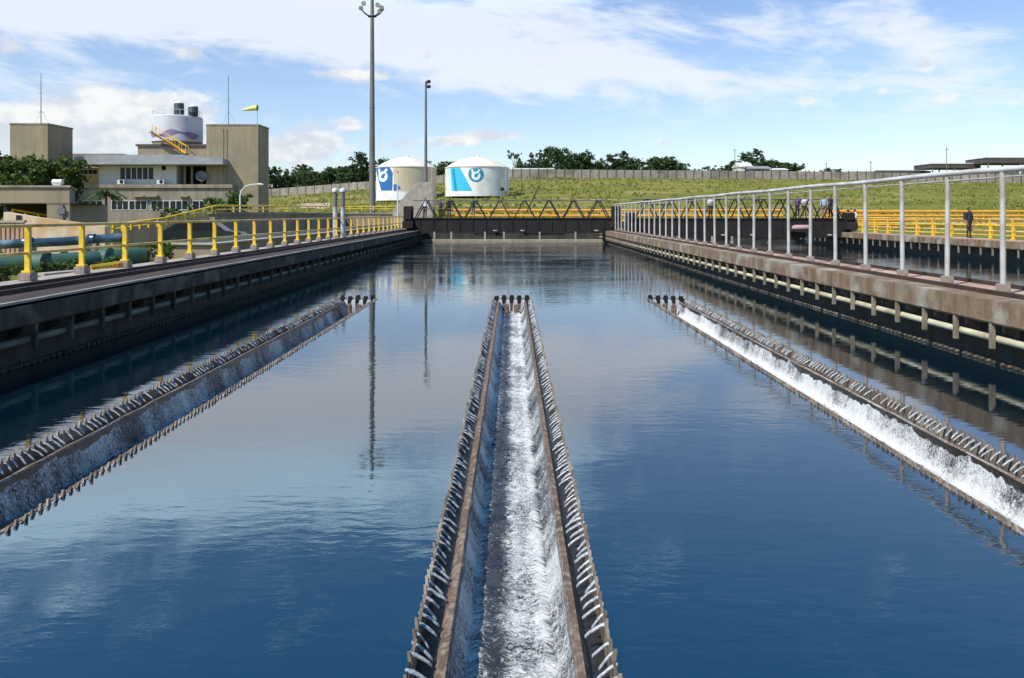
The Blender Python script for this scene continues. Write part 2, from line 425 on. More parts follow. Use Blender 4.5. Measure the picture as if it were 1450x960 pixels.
# ------------------------------------------------------------------ overflow troughs
def teeth_plate(mb, axis, c, a0, a1, pitch, wb, wt, zb, h, th):
    """weir plate: a long strip with upright teeth; axis 'y' runs along y at x=c, 'x' runs along x at y=c"""
    def pt(t, s, z): return (c+s, t, z) if axis == 'y' else (t, c+s, z)
    lo, hi = (-th/2, th/2)
    q = [pt(a0,lo,zb),pt(a0,hi,zb),pt(a1,hi,zb),pt(a1,lo,zb),pt(a0,lo,-.012),pt(a0,hi,-.012),pt(a1,hi,-.012),pt(a1,lo,-.012)]
    mb.add(q, [(0,3,2,1),(4,5,6,7),(0,1,5,4),(1,2,6,5),(2,3,7,6),(3,0,4,7)])
    n = int((a1-a0)/pitch)
    ts = []
    for i in range(n+1):
        t = a0 + (i+.5)*pitch
        if t > a1: break
        hh = h*random.uniform(.7, 1.12); j = random.uniform(-.009, .009); ln = random.uniform(-.014, .014)
        if axis == 'y' and random.random() < .03: continue
        vs = [pt(t-wb/2,lo,-.011),pt(t+wb/2,lo,-.011),pt(t+wb/2,hi,-.011),pt(t-wb/2,hi,-.011)]
        vs += [pt(t-wt/2+j,lo+ln,hh),pt(t+wt/2+j,lo+ln,hh),pt(t+wt/2+j,hi+ln,hh),pt(t-wt/2+j,hi+ln,hh)]
        mb.add(vs, [(3,2,1,0),(4,5,6,7),(0,1,5,4),(1,2,6,5),(2,3,7,6),(3,0,4,7)])
        ts.append(t)
    return ts

def make_trough(cx, label, foam, drop):
    t = thing('overflow_trough', label, 'trough', (cx, TY0, 0), 'overflow troughs in the basin')
    org = (cx, TY0, 0)
    IW, LW = .36, .445      # inner face, outer face of the trough walls
    notch = {}
    for sg in (-1, 1):
        mb = MB()
        # wall with a chipped uneven top edge
        n = int((TY1-TY0)/.12)
        prev = None
        for i in range(n+1):
            y = TY0+(TY1-TY0)*i/n
            e = .012*noise.noise((y*2.3, sg*5+cx, 1)) + .006*noise.noise((y*9, sg*5+cx, 3))
            zt = -.075 + .010*noise.noise((y*3.1, sg*7+cx, 2))
            ring = [(cx+sg*(IW+e), y, -1.2), (cx+sg*(IW+e), y, zt-.015), (cx+sg*(IW+e+.015), y, zt), (cx+sg*(LW-.03), y, zt-.005), (cx+sg*LW, y, zt-.05), (cx+sg*LW, y, -1.2)]
            base = len(mb.v); mb.v += ring
            if prev is not None:
                for k in range(5):
                    mb.f.append([prev+k, prev+k+1, base+k+1, base+k]); mb.m.append(1 if k == 0 else 0)
            prev = base
        mb.build('trough_wall', [M['trough'], M['trough_wet']], t, org)
        mb = MB()
        notch[sg] = teeth_plate(mb, 'y', cx+sg*TW, TY0, TY1, .112, .064, .018, -.5, .050, .018)
        mb.build('weir_plate', M['weir'], t, org)
        mb = MB()           # floor of the gap between plate and wall
        mb.box(cx+sg*LW if sg > 0 else cx-TW, cx+TW if sg > 0 else cx-LW, TY0, TY1, -.3, -.16)
        mb.build('gutter_floor', M['trough_wet'], t, org)
    mb = MB()
    e_t = teeth_plate(mb, 'x', TY1, cx-TW, cx+TW, .225, .16, .11, -.5, .095, .03)
    mb.build('end_weir', M['dark_steel'], t, org)
    mb = MB(); mb.box(cx-IW, cx+IW, TY1-.12, TY1-.03, -1.2, -.14)
    mb.box(cx-.2, cx-.09, TY1-.62, TY1-.46, -.42, -.1); mb.box(cx+.06, cx+.2, TY1-.62, TY1-.46, -.45, -.12)
    mb.build('end_wall', M['trough'], t, org, bevel=.02)
    # --- the water in it
    vs = []; fs = []; fo = []; fl = []
    ny = 760; nx = 9; nc = 14
    YA, YB = TY0+.01, TY1-.13
    cols = None
    fmL, fmM, fmR = foam
    def add_pt(x, y, z, f, u, w):
        vs.append((cx+x-org[0], y-org[1], z)); fo.append(f); fl.append((u, w, 0))
    rows = nx*2 + nc
    for i in range(ny+1):
        y = YA+(YB-YA)*i/ny
        for sg in (-1, 1):
            fm = fmL if sg < 0 else fmR
            rng = range(nx) if sg < 0 else range(nx-1, -1, -1)
            line = []
            for k in rng:
                s = k/(nx-1)
                x = IW + .012 - .10*s**1.6
                x += .016*noise.noise((y*13, s*3, sg*3+cx))*(.2+s) - .005*abs(noise.noise((y*37, s*2.2, sg*9+cx)))
                z = -.072 - drop*s + .02*noise.noise((y*9, 1, cx))*s
                f = fm + .25*max(0, s-.6)/.4*(1 if (fm > .55 and sg > 0) else .0) + .22*noise.noise((y*1.7, 2.5, cx+sg*4)) + .12*noise.noise((y*5.1, 5.5, cx+sg*4))
                line.append((sg*x, y, z, f, y, .35*s if sg < 0 else 1.15-.35*s))
            if sg < 0:
                for q in line: add_pt(*q)
                for k in range(nc):
                    s = (k+.5)/nc
                    x = -.225+.45*s
                    z = -.07 - drop + .03*noise.noise((x*9, y*7, cx)) + .022*noise.noise((x*22, y*19, cx+4)) + .03*abs(2*s-1)**3
                    edge = abs(2*s-1)
                    f = fmM + (.28*edge**1.5 if s > .5 else 0) + .16*math.exp(-((s-.55)/.16)**2) - .09*math.exp(-((s-.22)/.13)**2)  # foam, also thinned at the left to paint in the shaded band
                    f += .12*noise.noise((x*4, y*1.3, cx+9))
                    add_pt(x, y, z, f, y, .575+x)
            else:
                for q in line: add_pt(*q)
    for i in range(ny):
        for k in range(rows-1):
            a = i*rows+k
            fs.append((a, a+1, a+rows+1, a+rows))
    me = bpy.data.meshes.new('trough_water'); me.from_pydata(vs, [], fs); me.materials.append(M['foam']); me.materials.append(M['jet'])
    me.polygons.foreach_set('use_smooth', [True]*len(me.polygons))
    # jets through the notches join the same body of water
    jb = MB()
    for sg in (-1, 1):
        for ya, yb in zip(notch[sg], notch[sg][1:]):
            if random.random() < .09: continue
            y = (ya+yb)/2 + random.uniform(-.006, .006); sk = random.uniform(-.035, .012)
            w0 = random.uniform(.009, .024); pts = []; ws = []
            reach = random.uniform(.085, .15)
            for s in (0, .3, .6, .85, 1):
                pts.append((sg*(TW+.015-reach*s), y+sk*s, -.004 - .082*s**1.5 + random.uniform(-.004,.004))); ws.append(w0*(1-.3*s)*random.uniform(.85, 1.15))
            vv = []; ff = []
            for p, w in zip(pts, ws):
                vv += [(p[0], p[1]-w, p[2]), (p[0], p[1]-w*.4, p[2]+.014), (p[0], p[1]+w*.4, p[2]+.014), (p[0], p[1]+w, p[2]), (p[0], p[1], p[2]-.012)]
            for q in range(len(pts)-1):
                for k in range(5):
                    ff.append((q*5+k, q*5+(k+1)%5, q*5+5+(k+1)%5, q*5+5+k))
            ff.append((20,21,22,23,24))
            jb.add([(a, b-org[1], c) for a, b, c in vv], ff)
            # thin runs of water over the ledge
            if random.random() < 0:
                x1 = TW+.01-reach; w = random.uniform(.004, .012)
                jb.add([(sg*x1, y-w-org[1], -.062), (sg*x1, y+w-org[1], -.062), (sg*(IW-.004), y+w+sk-org[1], -.057), (sg*(IW-.004), y-w*.5+sk-org[1], -.057),
                        (sg*x1, y-org[1], -.052), (sg*(IW-.004), y+sk-org[1], -.05)], [(0,4,5,3),(4,1,2,5)])
    for x in e_t[:-1]:
        xx = x - cx + .11
        jb.add([(xx-.04, TY1+.02-org[1], .0), (xx+.04, TY1+.02-org[1], .0), (xx+.06, TY1-.13-org[1], -.10), (xx-.06, TY1-.13-org[1], -.10), (xx-.09, TY1-.17-org[1], -.38), (xx+.08, TY1-.17-org[1], -.38)], [(0,1,2,3), (3,2,5,4)])
    bm = bmesh.new(); bm.from_mesh(me)
    la = bm.verts.layers.float.new('foam'); lf = bm.verts.layers.float_vector.new('flow')
    for v, f, q in zip(bm.verts, fo, fl):
        v[la] = f; v[lf] = q
    nv = [bm.verts.new(p) for p in jb.v]
    for f in jb.f:
        fc = bm.faces.new([nv[i] for i in f]); fc.material_index = 1; fc.smooth = True
    bm.to_mesh(me); bm.free()
    o = bpy.data.objects.new('trough_water', me); COL.objects.link(o); o.location = org
    return o
w1 = make_trough(TX[0], 'toothed overflow trough nearest the yellow railing, its visible inner wall dark', (.52, .50, .40), .36)
w2 = make_trough(TX[1], 'toothed overflow trough running straight ahead between the two others', (.60, .45, .51), .28)
w3 = make_trough(TX[2], 'toothed overflow trough nearest the tall white railing, inner wall covered in white water', (.45, .52, .60), .36)
for o, l in ((w1, 'dark water with thin white streaks falling inside the trough by the yellow railing'), (w2, 'foaming water rushing down the middle trough'), (w3, 'bright white water sheet falling inside the trough by the white railing')):
    tag(o, l, 'water', kind='structure')

# ------------------------------------------------------------------ basin walls
HY = [8.7 + 1.06*i for i in range(59)]       # hanger positions along the walls
def side_wall(name, label, xe, sg, far, mat_face, path):
    """wall whose water-side edge is at xe; sg=+1 if the wall lies on +x side of the water"""
    t = thing(name, label, 'wall', (xe, 0, 0), 'basin walls')
    org = (xe, 0, 0)
    X = lambda a: xe+sg*a
    mb = MB()
    prof = [(X(0),TOP),(X(0),.73),(X(.06),.70),(X(.5),.62),(X(.5),-1.2),(X(far),-1.2),(X(far),TOP)]
    if far > 1.5 and path:      # wall with water on both sides
        prof = [(X(0),TOP),(X(0),.73),(X(.06),.70),(X(.5),.62),(X(.5),-1.2),(X(far-.5),-1.2),(X(far-.5),.62),(X(far-.06),.70),(X(far),.73),(X(far),TOP)]
    mb.prism_y(prof, Y0-.5, Y1+.5)
    mb.build('beam', mat_face, t, org, bevel=.012)
    return t, org, X

# ---- wall between the two basins
t, org, X = side_wall('basin_wall', 'stained concrete wall carrying the tall white railing between the two basins', 7.8, 1, 1.85, M['wall_concrete'], True)
def strip(name, x0, x1, z0, z1, m, t, org):
    mb = MB(); mb.box(min(x0,x1), max(x0,x1), Y0-.4, Y1+.4, z0, z1)
    return mb.build(name, m, t, org)
strip('walkway', X(.72), X(1.5), TOP-.02, TOP+.012, M['path'], t, org)
strip('steel_rail', X(.52), X(.60), TOP-.01, TOP+.075, M['rust_rail'], t, org)
strip('steel_rail', X(1.58), X(1.66), TOP-.01, TOP+.075, M['rust_rail'], t, org)
def hangers(t, org, X, m, both=None):
    for i, y in enumerate(HY):
        mb = MB()
        mb.cbox((X(.055), y, .515), .07, .07, .43)
        mb.prism_y([(X(.24), .67), (X(.24), .56), (X(.49), .44), (X(.49), .62)], y-.03, y+.03)
        mb.build('hanger', m, t, org)
def wall_weir(t, org, X, a):
    mb = MB(); teeth_plate(mb, 'y', X(a), Y0, Y1, .19, .09, .05, -.4, .06, .02)
    mb.build('weir_plate', [M['dark_concrete']], t, org)
    mb = MB()
    y = Y0+.19
    while y < Y1-.2:
        mb.box(X(a)-.03, X(a)+.03, y-.028, y+.028, .005, .05); y += .19
    mb.build('notch_water', M['weir'] if X(1) > X(0) else M['left_concrete'], t, org, bevel=.012)
hangers(t, org, X, M['hanger'])
wall_weir(t, org, X, .27)
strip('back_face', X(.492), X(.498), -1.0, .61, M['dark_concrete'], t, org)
mb = MB(); mb.tube([(X(.155), Y0, .45), (X(.155), Y1, .45)], .062, 10)
o = mb.build('pipe', M['pipe_cream'], None, (X(.24), Y0, .49), smooth=True)
tag(o, 'cream pipe carried on hangers under the wall with the tall white railing', 'pipe', 'pipes under the walls')

# ---- wall by the yellow railing
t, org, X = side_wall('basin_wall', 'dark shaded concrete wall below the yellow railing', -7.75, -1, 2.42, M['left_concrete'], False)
strip('rail_bed', X(.10), X(.93), TOP-.02, TOP+.006, M['brown_strip'], t, org)
strip('rail_bed', X(1.04), X(1.58), TOP-.02, TOP+.006, M['brown_strip'], t, org)
strip('coping', X(.0), X(.07), TOP-.05, TOP+.03, M['pale_concrete'], t, org)
strip('steel_rail', X(.94), X(1.02), TOP-.01, TOP+.09, M['rust_rail'], t, org)
strip('kerb', X(1.02), X(1.05), TOP-.02, TOP+.02, M['pale_concrete'], t, org)
strip('kerb', X(1.62), X(2.40), TOP-.02, TOP+.05, M['pale_concrete'], t, org)
strip('steel_rail', X(1.50), X(1.58), TOP-.01, TOP+.09, M['rust_rail'], t, org)
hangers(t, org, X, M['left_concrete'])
wall_weir(t, org, X, .27)
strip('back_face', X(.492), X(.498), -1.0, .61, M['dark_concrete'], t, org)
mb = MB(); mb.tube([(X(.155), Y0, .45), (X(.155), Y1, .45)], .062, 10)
o = mb.build('pipe', M['pipe_shaded'], None, (X(.24), Y0, .49), smooth=True)
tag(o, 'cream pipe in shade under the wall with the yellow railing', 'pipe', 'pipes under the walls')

# ---- wall on the far side of the second basin
t, org, X = side_wall('basin_wall', 'brown concrete wall on the far side of the second basin, carrying a yellow railing', 25.2, 1, 2.1, M['wall_concrete'], False)
strip('walkway', X(.5), X(1.95), TOP-.02, TOP+.012, M['path'], t, org)
hangers(t, org, X, M['hanger'])
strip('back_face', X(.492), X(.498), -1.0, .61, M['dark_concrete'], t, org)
# ---- end walls
mb = MB(); mb.box(-8.3, 8.3, Y1, Y1+.45, -1.2, TOP)
t = thing('end_wall', 'low dark end wall of the main basin with a beige ledge at the waterline, behind the bridge', 'wall', (0, Y1, 0))
mb.build('wall', M['dark_concrete'], t, (0, Y1, 0))
mb = MB(); mb.box(-8.24, 8.24, Y1-1.0, Y1-.01, -.6, .22); mb.build('ledge', M['pale_concrete'], t, (0, Y1, 0), bevel=.02)
mb = MB(); mb.box(9.2, 25.7, Y1, Y1+.45, -1.2, TOP)
tag(mb.build('end_wall', M['dark_concrete'], None, (17, Y1, 0)), 'dark end wall closing the second basin behind its bridge', 'wall')

# ------------------------------------------------------------------ railings
def yellow_railing(label, pts, zb, spacing, h=1.14, plinth=True, postw=.115, group=None, mats=('yellow', 'rail_yellow'), rails=(1.0, .44), rr=.035):
    """straight railing from pts[0] to pts[1] on height zb"""
    a = Vector((pts[0][0], pts[0][1], zb)); b = Vector((pts[1][0], pts[1][1], pts[1][2] if len(pts[1]) > 2 else zb))
    t = thing('railing', label, 'railing', a, group)
    d = b-a; n = max(1, int(d.length/spacing))
    ph = .16 if plinth else 0
    for k, f in enumerate(rails):
        mb = MB(); z = Vector((0,0,ph+h*f-rr))
        mb.tube([z - d.normalized()*0.2, d+z+d.normalized()*.2], rr if k == 0 else rr*.9, 8)
        mb.build('top_rail' if k == 0 else 'mid_rail', M[mats[1]], t, smooth=True)
    post = None
    for i in range(n+1):
        loc = d*i/n
        if post is None:
            mb = MB()
            mb.box(-postw/2, postw/2, -postw*.32, postw*.32, ph, ph+h*rails[0]-rr*1.2)
            mb.box(-postw*.85, postw*.85, -postw*.7, postw*.7, ph, ph+.05)
            post = mb.build('post', M[mats[0]], t, loc=loc, bevel=.008)
            if plinth:
                mb = MB(); mb.box(-.13, .13, -.13, .13, 0, ph); mb.build('plinth', M['plinth'], post, bevel=.015)
        else:
            c = copy_tree(post, t); c.location = loc
    return t
yellow_railing('yellow painted railing on concrete plinths along the dark wall', [(-9.78, 15.9-1.98*3), (-9.78, 74.2)], TOP+.05, 1.98, .99)
yellow_railing('yellow railing along the far side of the second basin', [(26.6, 24), (26.6, 74)], TOP+.012, 2.0, 1.15, False, .12, rr=.05)
yellow_railing('orange yellow railing crossing behind the far bridge', [(-7.2, 79.5), (27, 79.5)], ground_z(0, 79.5), 1.6, 1.95, False, .13, mats=('orange', 'orange'), rails=(1., .72, .44, .16), rr=.125)
yellow_railing('orange yellow railing on the ground beyond the second basin', [(30, 76), (64, 76)], ground_z(40, 76)+.3, 1.7, 1.6, False, .14, mats=('orange', 'orange'), rails=(1., .74, .48, .2), rr=.125)
yellow_railing('yellow railing parallel to the basin railing, further right near the grass', [(30.5, 30), (30.5, 75)], ground_z(30, 40)+.02, 2.2, 1.1, False, .1, mats=('orange', 'yellow'), rr=.05)

t = thing('tall_railing', 'tall railing of pale galvanised posts under a long white top pipe', 'railing', (8.47, 0, TOP))
org = (8.47, 0, TOP)
mb = MB()
pts = []
y = 6.0
while y < 67.5:
    pts.append((8.47, y, 3.27+.012*math.sin(y*.9))); y += 1.76/2
mb.tube(pts, .052, 10); mb.build('top_rail', M['white_rail'], t, org, smooth=True)
mb = MB(); mb.tube([(8.47+.02, 6, 3.14), (8.47+.02, 67, 3.14)], .018, 6); mb.build('cable_conduit', M['galv'], t, org)
post = None
y = 13.65-1.76*3
while y < 67:
    if post is None:
        mb = MB(); mb.tube([(0,0,.1),(0,0,2.12)], .047, 10)
        post = mb.build('post', M['galv'], t, loc=(0, y, 0), smooth=True)
        mb = MB(); mb.box(-.09,.09,-.09,.09,0,.2); mb.build('post_foot', M['plinth'], post, bevel=.015)
    else:
        c = copy_tree(post, t); c.location = (random.uniform(-.01,.01), y, 0); c.rotation_euler = (R(random.uniform(-.4,.4)), R(random.uniform(-.5,.5)), 0)
    y += 1.76

# ------------------------------------------------------------------ travelling bridges
def bridge(label, xa, xb, Y, zlo, zhi, npk, davit=False, zc=3.15):
    t = thing('scraper_bridge', label, 'bridge', ((xa+xb)/2, Y, 0), 'scraper bridges across the basins')
    org = ((xa+xb)/2, Y, 0)
    W = 1.5
    mb = MB()
    for yy in (Y, Y+W-.12):
        mb.box(xa, xb, yy, yy+.12, zlo+.25, zhi-.05)
        mb.box(xa, xb, yy-.08, yy+.2, zhi-.05, zhi+.03)
        mb.box(xa, xb, yy-.08, yy+.2, zlo+.18, zlo+.26)
        n = int((xb-xa)/1.05)
        for i in range(n+1):
            x = xa+(xb-xa)*i/n; mb.box(x-.03, x+.03, yy-.06, yy-.005, zlo+.27, zhi-.06)
    mb.build('girder', M['dark_steel'], t, org)
    mb = MB(); mb.box(xa, xb, Y+.21, Y+W-.21, zhi-.02, zhi+.04); mb.build('deck', M['dark_steel'], t, org)
    hr = 1.45
    for yy in (Y-.02, Y+W+.02):
        mb = MB(); st = (xb-xa-1.)/npk
        for i in range(npk):
            x0 = xa+.5+i*st
            mb.bar((x0+st*.08, yy, zhi+.03), (x0+st*.46, yy, zhi+hr), .09); mb.bar((x0+st*.54, yy, zhi+hr), (x0+st*.92, yy, zhi+.03), .09)
            mb.bar((x0+st*.42, yy, zhi+hr), (x0+st*.58, yy, zhi+hr), .09)
        mb.build('truss', M['black_steel'], t, org)
        mb = MB(); mb.tube([(xa+.3, yy+.06, zhi+hr+.04), (xb-.3, yy+.06, zhi+hr+.04)], .03, 6); mb.tube([(xa+.3, yy+.06, zhi+.8), (xb-.3, yy+.06, zhi+.8)], .022, 6)
        mb.build('handrail', M['grey_steel'], t, org)
    for x in (xa+.1, xb-.1):
        mb = MB(); mb.box(x-.45, x+.45, Y-.5, Y+W+.5, TOP+.22, TOP+.8); mb.box(x-.38, x+.38, Y-.2, Y+.5, TOP+.8, zc)
        mb.box(x-.28, x+.28, Y-.32, Y-.2, TOP+.95, zc-.25)
        c = mb.build('end_carriage', M['dark_steel'], t, org, bevel=.03)
        for yy in (Y-.25, Y+W+.25):
            mb = MB(); mb.tube([(x-.1, yy, TOP+.24), (x+.1, yy, TOP+.24)], .17, 14); mb.build('wheel', M['rust_rail'], c, org)
    for f in (.13, .21, .37, .46, .63, .80):
        x = xa+(xb-xa)*f
        mb = MB(); mb.box(x-.07, x+.07, Y-.1, Y+.0, .32, zlo+.3); mb.box(x-.11, x+.11, Y-.14, Y+.04, .25, .4)
        mb.build('scraper_arm', M['pale_concrete'], t, org)
    for f in (.42, .55, .9):
        x = xa+(xb-xa)*f
        mb = MB(); mb.lathe([(.0,0),(.09,.0),(.17,.09),(.2,.1),(.2,.14),(.0,.14)], (x, Y-.28, zlo+.3), 10, cap=False)
        mb.build('lamp', M['frame_white'], t, org)
    mb = MB(); x = (xa+xb)/2
    mb.box(x-3.2, x-.8, Y-.06, Y-.0, zlo-.05, zlo+.19); mb.box(x+1, x+4.4, Y-.05, Y+.0, zlo-.02, zlo+.19); mb.build('scum_blade', M['dark_steel'], t, org)
    if davit:
        a = P(746, 300, Y+.3); b = P(762, 266, Y+.3)
        mb = MB(); mb.tube([a, b], [.06, .045], 8); mb.tube([b, b+Vector((.4,0,-.15))], .03, 6); mb.build('davit', M['rust_rail'], t, org)
    return t
bridge('dark steel scraper bridge spanning the far end of the main basin', -8.75, 8.8, 66., .72, 2.15, 8, True)
bridge('dark steel scraper bridge spanning the second basin beyond the tall white railing', 8.95+.1, 25.9, 60.5, .5, 2.15, 9, False, 2.6)

# motor housing on the wall by the second bridge
t = thing('motor_housing', 'pinkish motor housing on the near side of the second basin bridge', 'motor', P(1135, 326, 59.2))
o_ = P(1135, 326, 59.2)
mb = MB(); mb.tube([o_+Vector((-.7,0,.18)), o_+Vector((-.5,0,.2)), o_+Vector((.6,0,.2)), o_+Vector((.75,0,.16))], [.12,.2,.2,.1], 12); mb.build('body', M['pinkish'], t, o_, smooth=True)
mb = MB(); mb.box(o_.x-.55,o_.x+.6,o_.y-.25,o_.y+1.3,o_.z-.12,o_.z+.0); mb.build('base', M['dark_steel'], t, o_)

# ------------------------------------------------------------------ people
def person(label, loc, face, shirt, trousers, pose='stand', height=1.72, pack=None):
    """one continuous skinned figure, posed, with clothing colours set by body region"""
    k = height/1.72
    V = []; E = []; Rd = []; tagv = []
    def v(p, r, parent, g):
        V.append(Vector(p)*k); Rd.append(r*k); tagv.append(g)
        if parent is not None: E.append((parent, len(V)-1))
        return len(V)-1
    lean = .16 if pose == 'lean' else .02
    pel = v((0,0,.95), .135, None, 't')
    wai = v((0,lean*.3,1.10), .125, pel, 's')
    che = v((0,lean*.75,1.30), .15, wai, 's')
    shc = v((0,lean,1.43), .10, che, 's')
    nek = v((0,lean+.01,1.50), .055, shc, 'h')
    h1 = v((0,lean+.03,1.57), .078, nek, 'h')
    h2 = v((0,lean+.035,1.645), .095, h1, 'h')
    h3 = v((0,lean+.02,1.70), .065, h2, 'h')
    v((0,lean+.135,1.60), .016, h1, 'h')      # nose
    for s in (-1, 1):
        st = .10 if pose == 'walk' else .0
        sh = v((s*.19, lean*.95, 1.40), .062, shc, 's')
        if pose == 'lean':
            el = v((s*.27, lean+.13, 1.17), .045, sh, 's'); wr = v((s*.15, lean+.36, 1.13), .032, el, 'h'); dr = Vector((-s*.05,.09,-.03))
        elif pose == 'fold':
            el = v((s*.26, lean+.02, 1.14), .045, sh, 's'); wr = v((s*.04, lean+.21, 1.17+.03*s), .032, el, 'h'); dr = Vector((-s*.09,.01,.02))
        else:
            el = v((s*.255, lean-.02+s*st*.5, 1.13), .045, sh, 's'); wr = v((s*.26, lean+.06+s*st, .89), .031, el, 'h'); dr = Vector((0,.02,-.10))
        w = Vector(V[wr])/k
        pm = v(w+dr*.8, .034, wr, 'h')
        side = Vector((dr.y*.3+.0, 1, 0)).normalized() if abs(dr.z) > .05 else Vector((0,.3,.8)).normalized()
        for q in range(4):
            b = w+dr*(1.15)+side*(q-1.5)*.019
            f1 = v(b, .0095, pm, 'h'); v(b+dr*(.62-.08*abs(q-1.3))+Vector((-s*.012,0,0)), .008, f1, 'h')
        tb = v(w+dr*.7+side*.042, .011, pm, 'h'); v(w+dr*1.15+side*.058, .009, tb, 'h')
        hp = v((s*.09, 0, .88), .10, pel, 't')
        kn = v((s*.10, .02+s*st*.8, .50), .066, hp, 't')
        an = v((s*.105, -.02+s*st*1.6, .09), .045, kn, 't')
        v((s*.12, .11+s*st*1.6, .04), .038, an, 'f'); v((s*.105, -.05+s*st*1.6, .05), .04, an, 'f')
    me = bpy.data.meshes.new('person'); me.from_pydata([tuple(x) for x in V], E, [])
    ob = bpy.data.objects.new('person', me); COL.objects.link(ob)
    md = ob.modifiers.new('skin', 'SKIN')
    if not me.skin_vertices: 
        bpy.context.view_layer.objects.active = ob
        bpy.ops.mesh.customdata_skin_add()
    for i, sv in enumerate(me.skin_vertices[0].data):
        sv.radius = (Rd[i]*(1.28 if tagv[i] == 's' and i < 4 else 1), Rd[i]); sv.use_root = (i == 0)
    ss = ob.modifiers.new('sub', 'SUBSURF'); ss.levels = 1; ss.render_levels = 1
    dg = bpy.context.evaluated_depsgraph_get(); dg.update()
    m2 = bpy.data.meshes.new_from_object(ob.evaluated_get(dg))
    ob.modifiers.clear(); ob.data = m2; bpy.data.meshes.remove(me); m2.name = 'person'
    m2.materials.clear()
    for nm in ('skin', shirt, trousers, 'shoe'): m2.materials.append(M[nm])
    idx = {'h': 0, 's': 1, 't': 2, 'f': 3}
    for p in m2.polygons:
        c = p.center
        bi = min(range(len(V)), key=lambda i: (V[i]-c).length - Rd[i]*.6)
        p.material_index = idx[tagv[bi]]; p.use_smooth = True
    ob.location = loc; ob.rotation_euler = (0,0,face)
    tag(ob, label, 'person')
    hc = Vector((0,lean+.02,1.655))*k
    mb = MB(); prof = [(.001,.098),(.05,.088),(.086,.055),(.103,.005),(.098,-.04),(.080,-.075)]
    mb.lathe([(a*k, b*k) for a, b in prof], hc+Vector((0,-.018,0)), 14, cap=False); mb.build('hair', M['hair'], ob, smooth=True)
    if pack:
        mb = MB(); mb.cbox((0, lean*.5-.19*k, 1.24*k), .30*k, .16*k, .42*k); mb.cbox((0, lean*.5-.29*k, 1.16*k), .2*k, .06*k, .2*k); mb.build('backpack', M[pack], ob, bevel=.04)
    return ob
zb = TOP+.012
def at(px, d, z): return ((px-VX)/F*d, d, z)
person('left one of two people in white shirts side by side by the far yellow railing', at(1200.5, 63, zb), R(-60), 'shirt_white', 'trousers', 'stand', 1.72)
person('right one of two people in white shirts side by side by the far yellow railing', at(1210.5, 62.3, zb), R(100), 'shirt_white', 'trousers', 'fold', 1.75)
person('person all in black with a backpack, alone behind the yellow railing of the second basin', at(1372, 45.5, zb), R(200), 'shirt_dark', 'trousers', 'stand', 1.76, 'trousers')
person('person in purple shirt standing on the second bridge', at(1129, 61.2, 2.19), R(170), 'shirt_purple', 'trousers', 'lean', 1.66)
person('person in light blue shirt at the end of the second bridge', at(1167, 61.0, 2.19), R(150), 'shirt_blue', 'khaki', 'stand', 1.70)
person('person in dark clothes beside the one in light blue on the second bridge', at(1176, 61.6, 2.19), R(120), 'shirt_dark', 'trousers', 'fold', 1.74)
person('person in white shirt on the second bridge behind the truss', at(1006, 61.4, 2.19), R(180), 'shirt_white', 'trousers', 'lean', 1.68)
person('person in white shirt beside the purple shirt on the second bridge', at(1139, 61.3, 2.19), R(175), 'shirt_white', 'khaki', 'lean', 1.7)
person('person in dark clothes walking on the far wall just past the second bridge end', at(1186, 62.6, zb), R(90), 'shirt_dark', 'trousers', 'walk', 1.74)
person('person in purple shirt leaning on the far bridge rail', at(624, 66.8, 2.19), R(180), 'shirt_purple', 'trousers', 'lean', 1.55)
person('person in navy shirt leaning beside the purple shirt on the far bridge', at(636, 66.9, 2.19), R(170), 'shirt_dark', 'trousers', 'lean', 1.6)
person('person in green shirt alone on the far bridge', at(670, 66.9, 2.19), R(190), 'shirt_green', 'khaki', 'lean', 1.6)
person('person in white shirt at the left end of the far bridge', at(602, 66.8, 2.19), R(160), 'shirt_white', 'trousers', 'stand', 1.66)

# ------------------------------------------------------------------ left side: blocks, pipes, posts
t = thing('concrete_channel', 'low beige concrete channel wall with pale coping beside the yellow railing', 'wall', (-12, 29, .7)); org = (-12, 29, .7)
mb = MB(); mb.box(-13.3, -10.9, 29, 76, .3, 1.36); mb.build('wall', M['build_brown'], t, org, bevel=.02)
mb = MB(); mb.box(-13.4, -10.8, 28.9, 76, 1.362, 1.43); mb.build('coping', M['pale_concrete'], t, org, bevel=.01)
mb = MB(); mb.box(-12.6, -11.3, 29.6, 75.5, 1.432, 1.445); mb.build('channel_cover', M['dark_concrete'], t, org)

t = thing('concrete_wall', 'grey concrete retaining wall behind the low channel, turning towards the stair block', 'wall', (-17, 45, .7)); org = (-17, 45, .7)
mb = MB(); mb.box(-18.2, -16.9, 45, 79.2, .3, 2.5); mb.box(-16.88, -11.2, 78., 79.2, .3, 2.5); mb.build('wall', M['build_grey'], t, org)
mb = MB(); mb.box(-18.3, -16.8, 44.9, 79.3, 2.502, 2.62); mb.box(-16.79, -11.15, 77.9, 79.3, 2.502, 2.62); mb.build('coping', M['concrete'], t, org)
def slope_rail(label, pts, h, nposts):
    a = Vector(pts[0]); t = thing('handrail', label, 'railing', a)
    mb = MB(); mb.tube([Vector(p)+Vector((0,0,h))-a for p in pts], .05, 8); mb.build('top_rail', M['yellow'], t, smooth=True)
    mb = MB(); mb.tube([Vector(p)+Vector((0,0,h*.45))-a for p in pts], .035, 8); mb.build('mid_rail', M['yellow'], t, smooth=True)
    for i in range(nposts):
        f = i/(nposts-1)*(len(pts)-1); q = min(int(f), len(pts)-2); p = Vector(pts[q]).lerp(Vector(pts[q+1]), f-q) - a
        mb = MB(); mb.box(-.04,.04,-.04,.04,0,h); mb.build('post', M['yellow'], t, loc=p)
def drop(p, h): return (p.x, p.y, p.z-h)
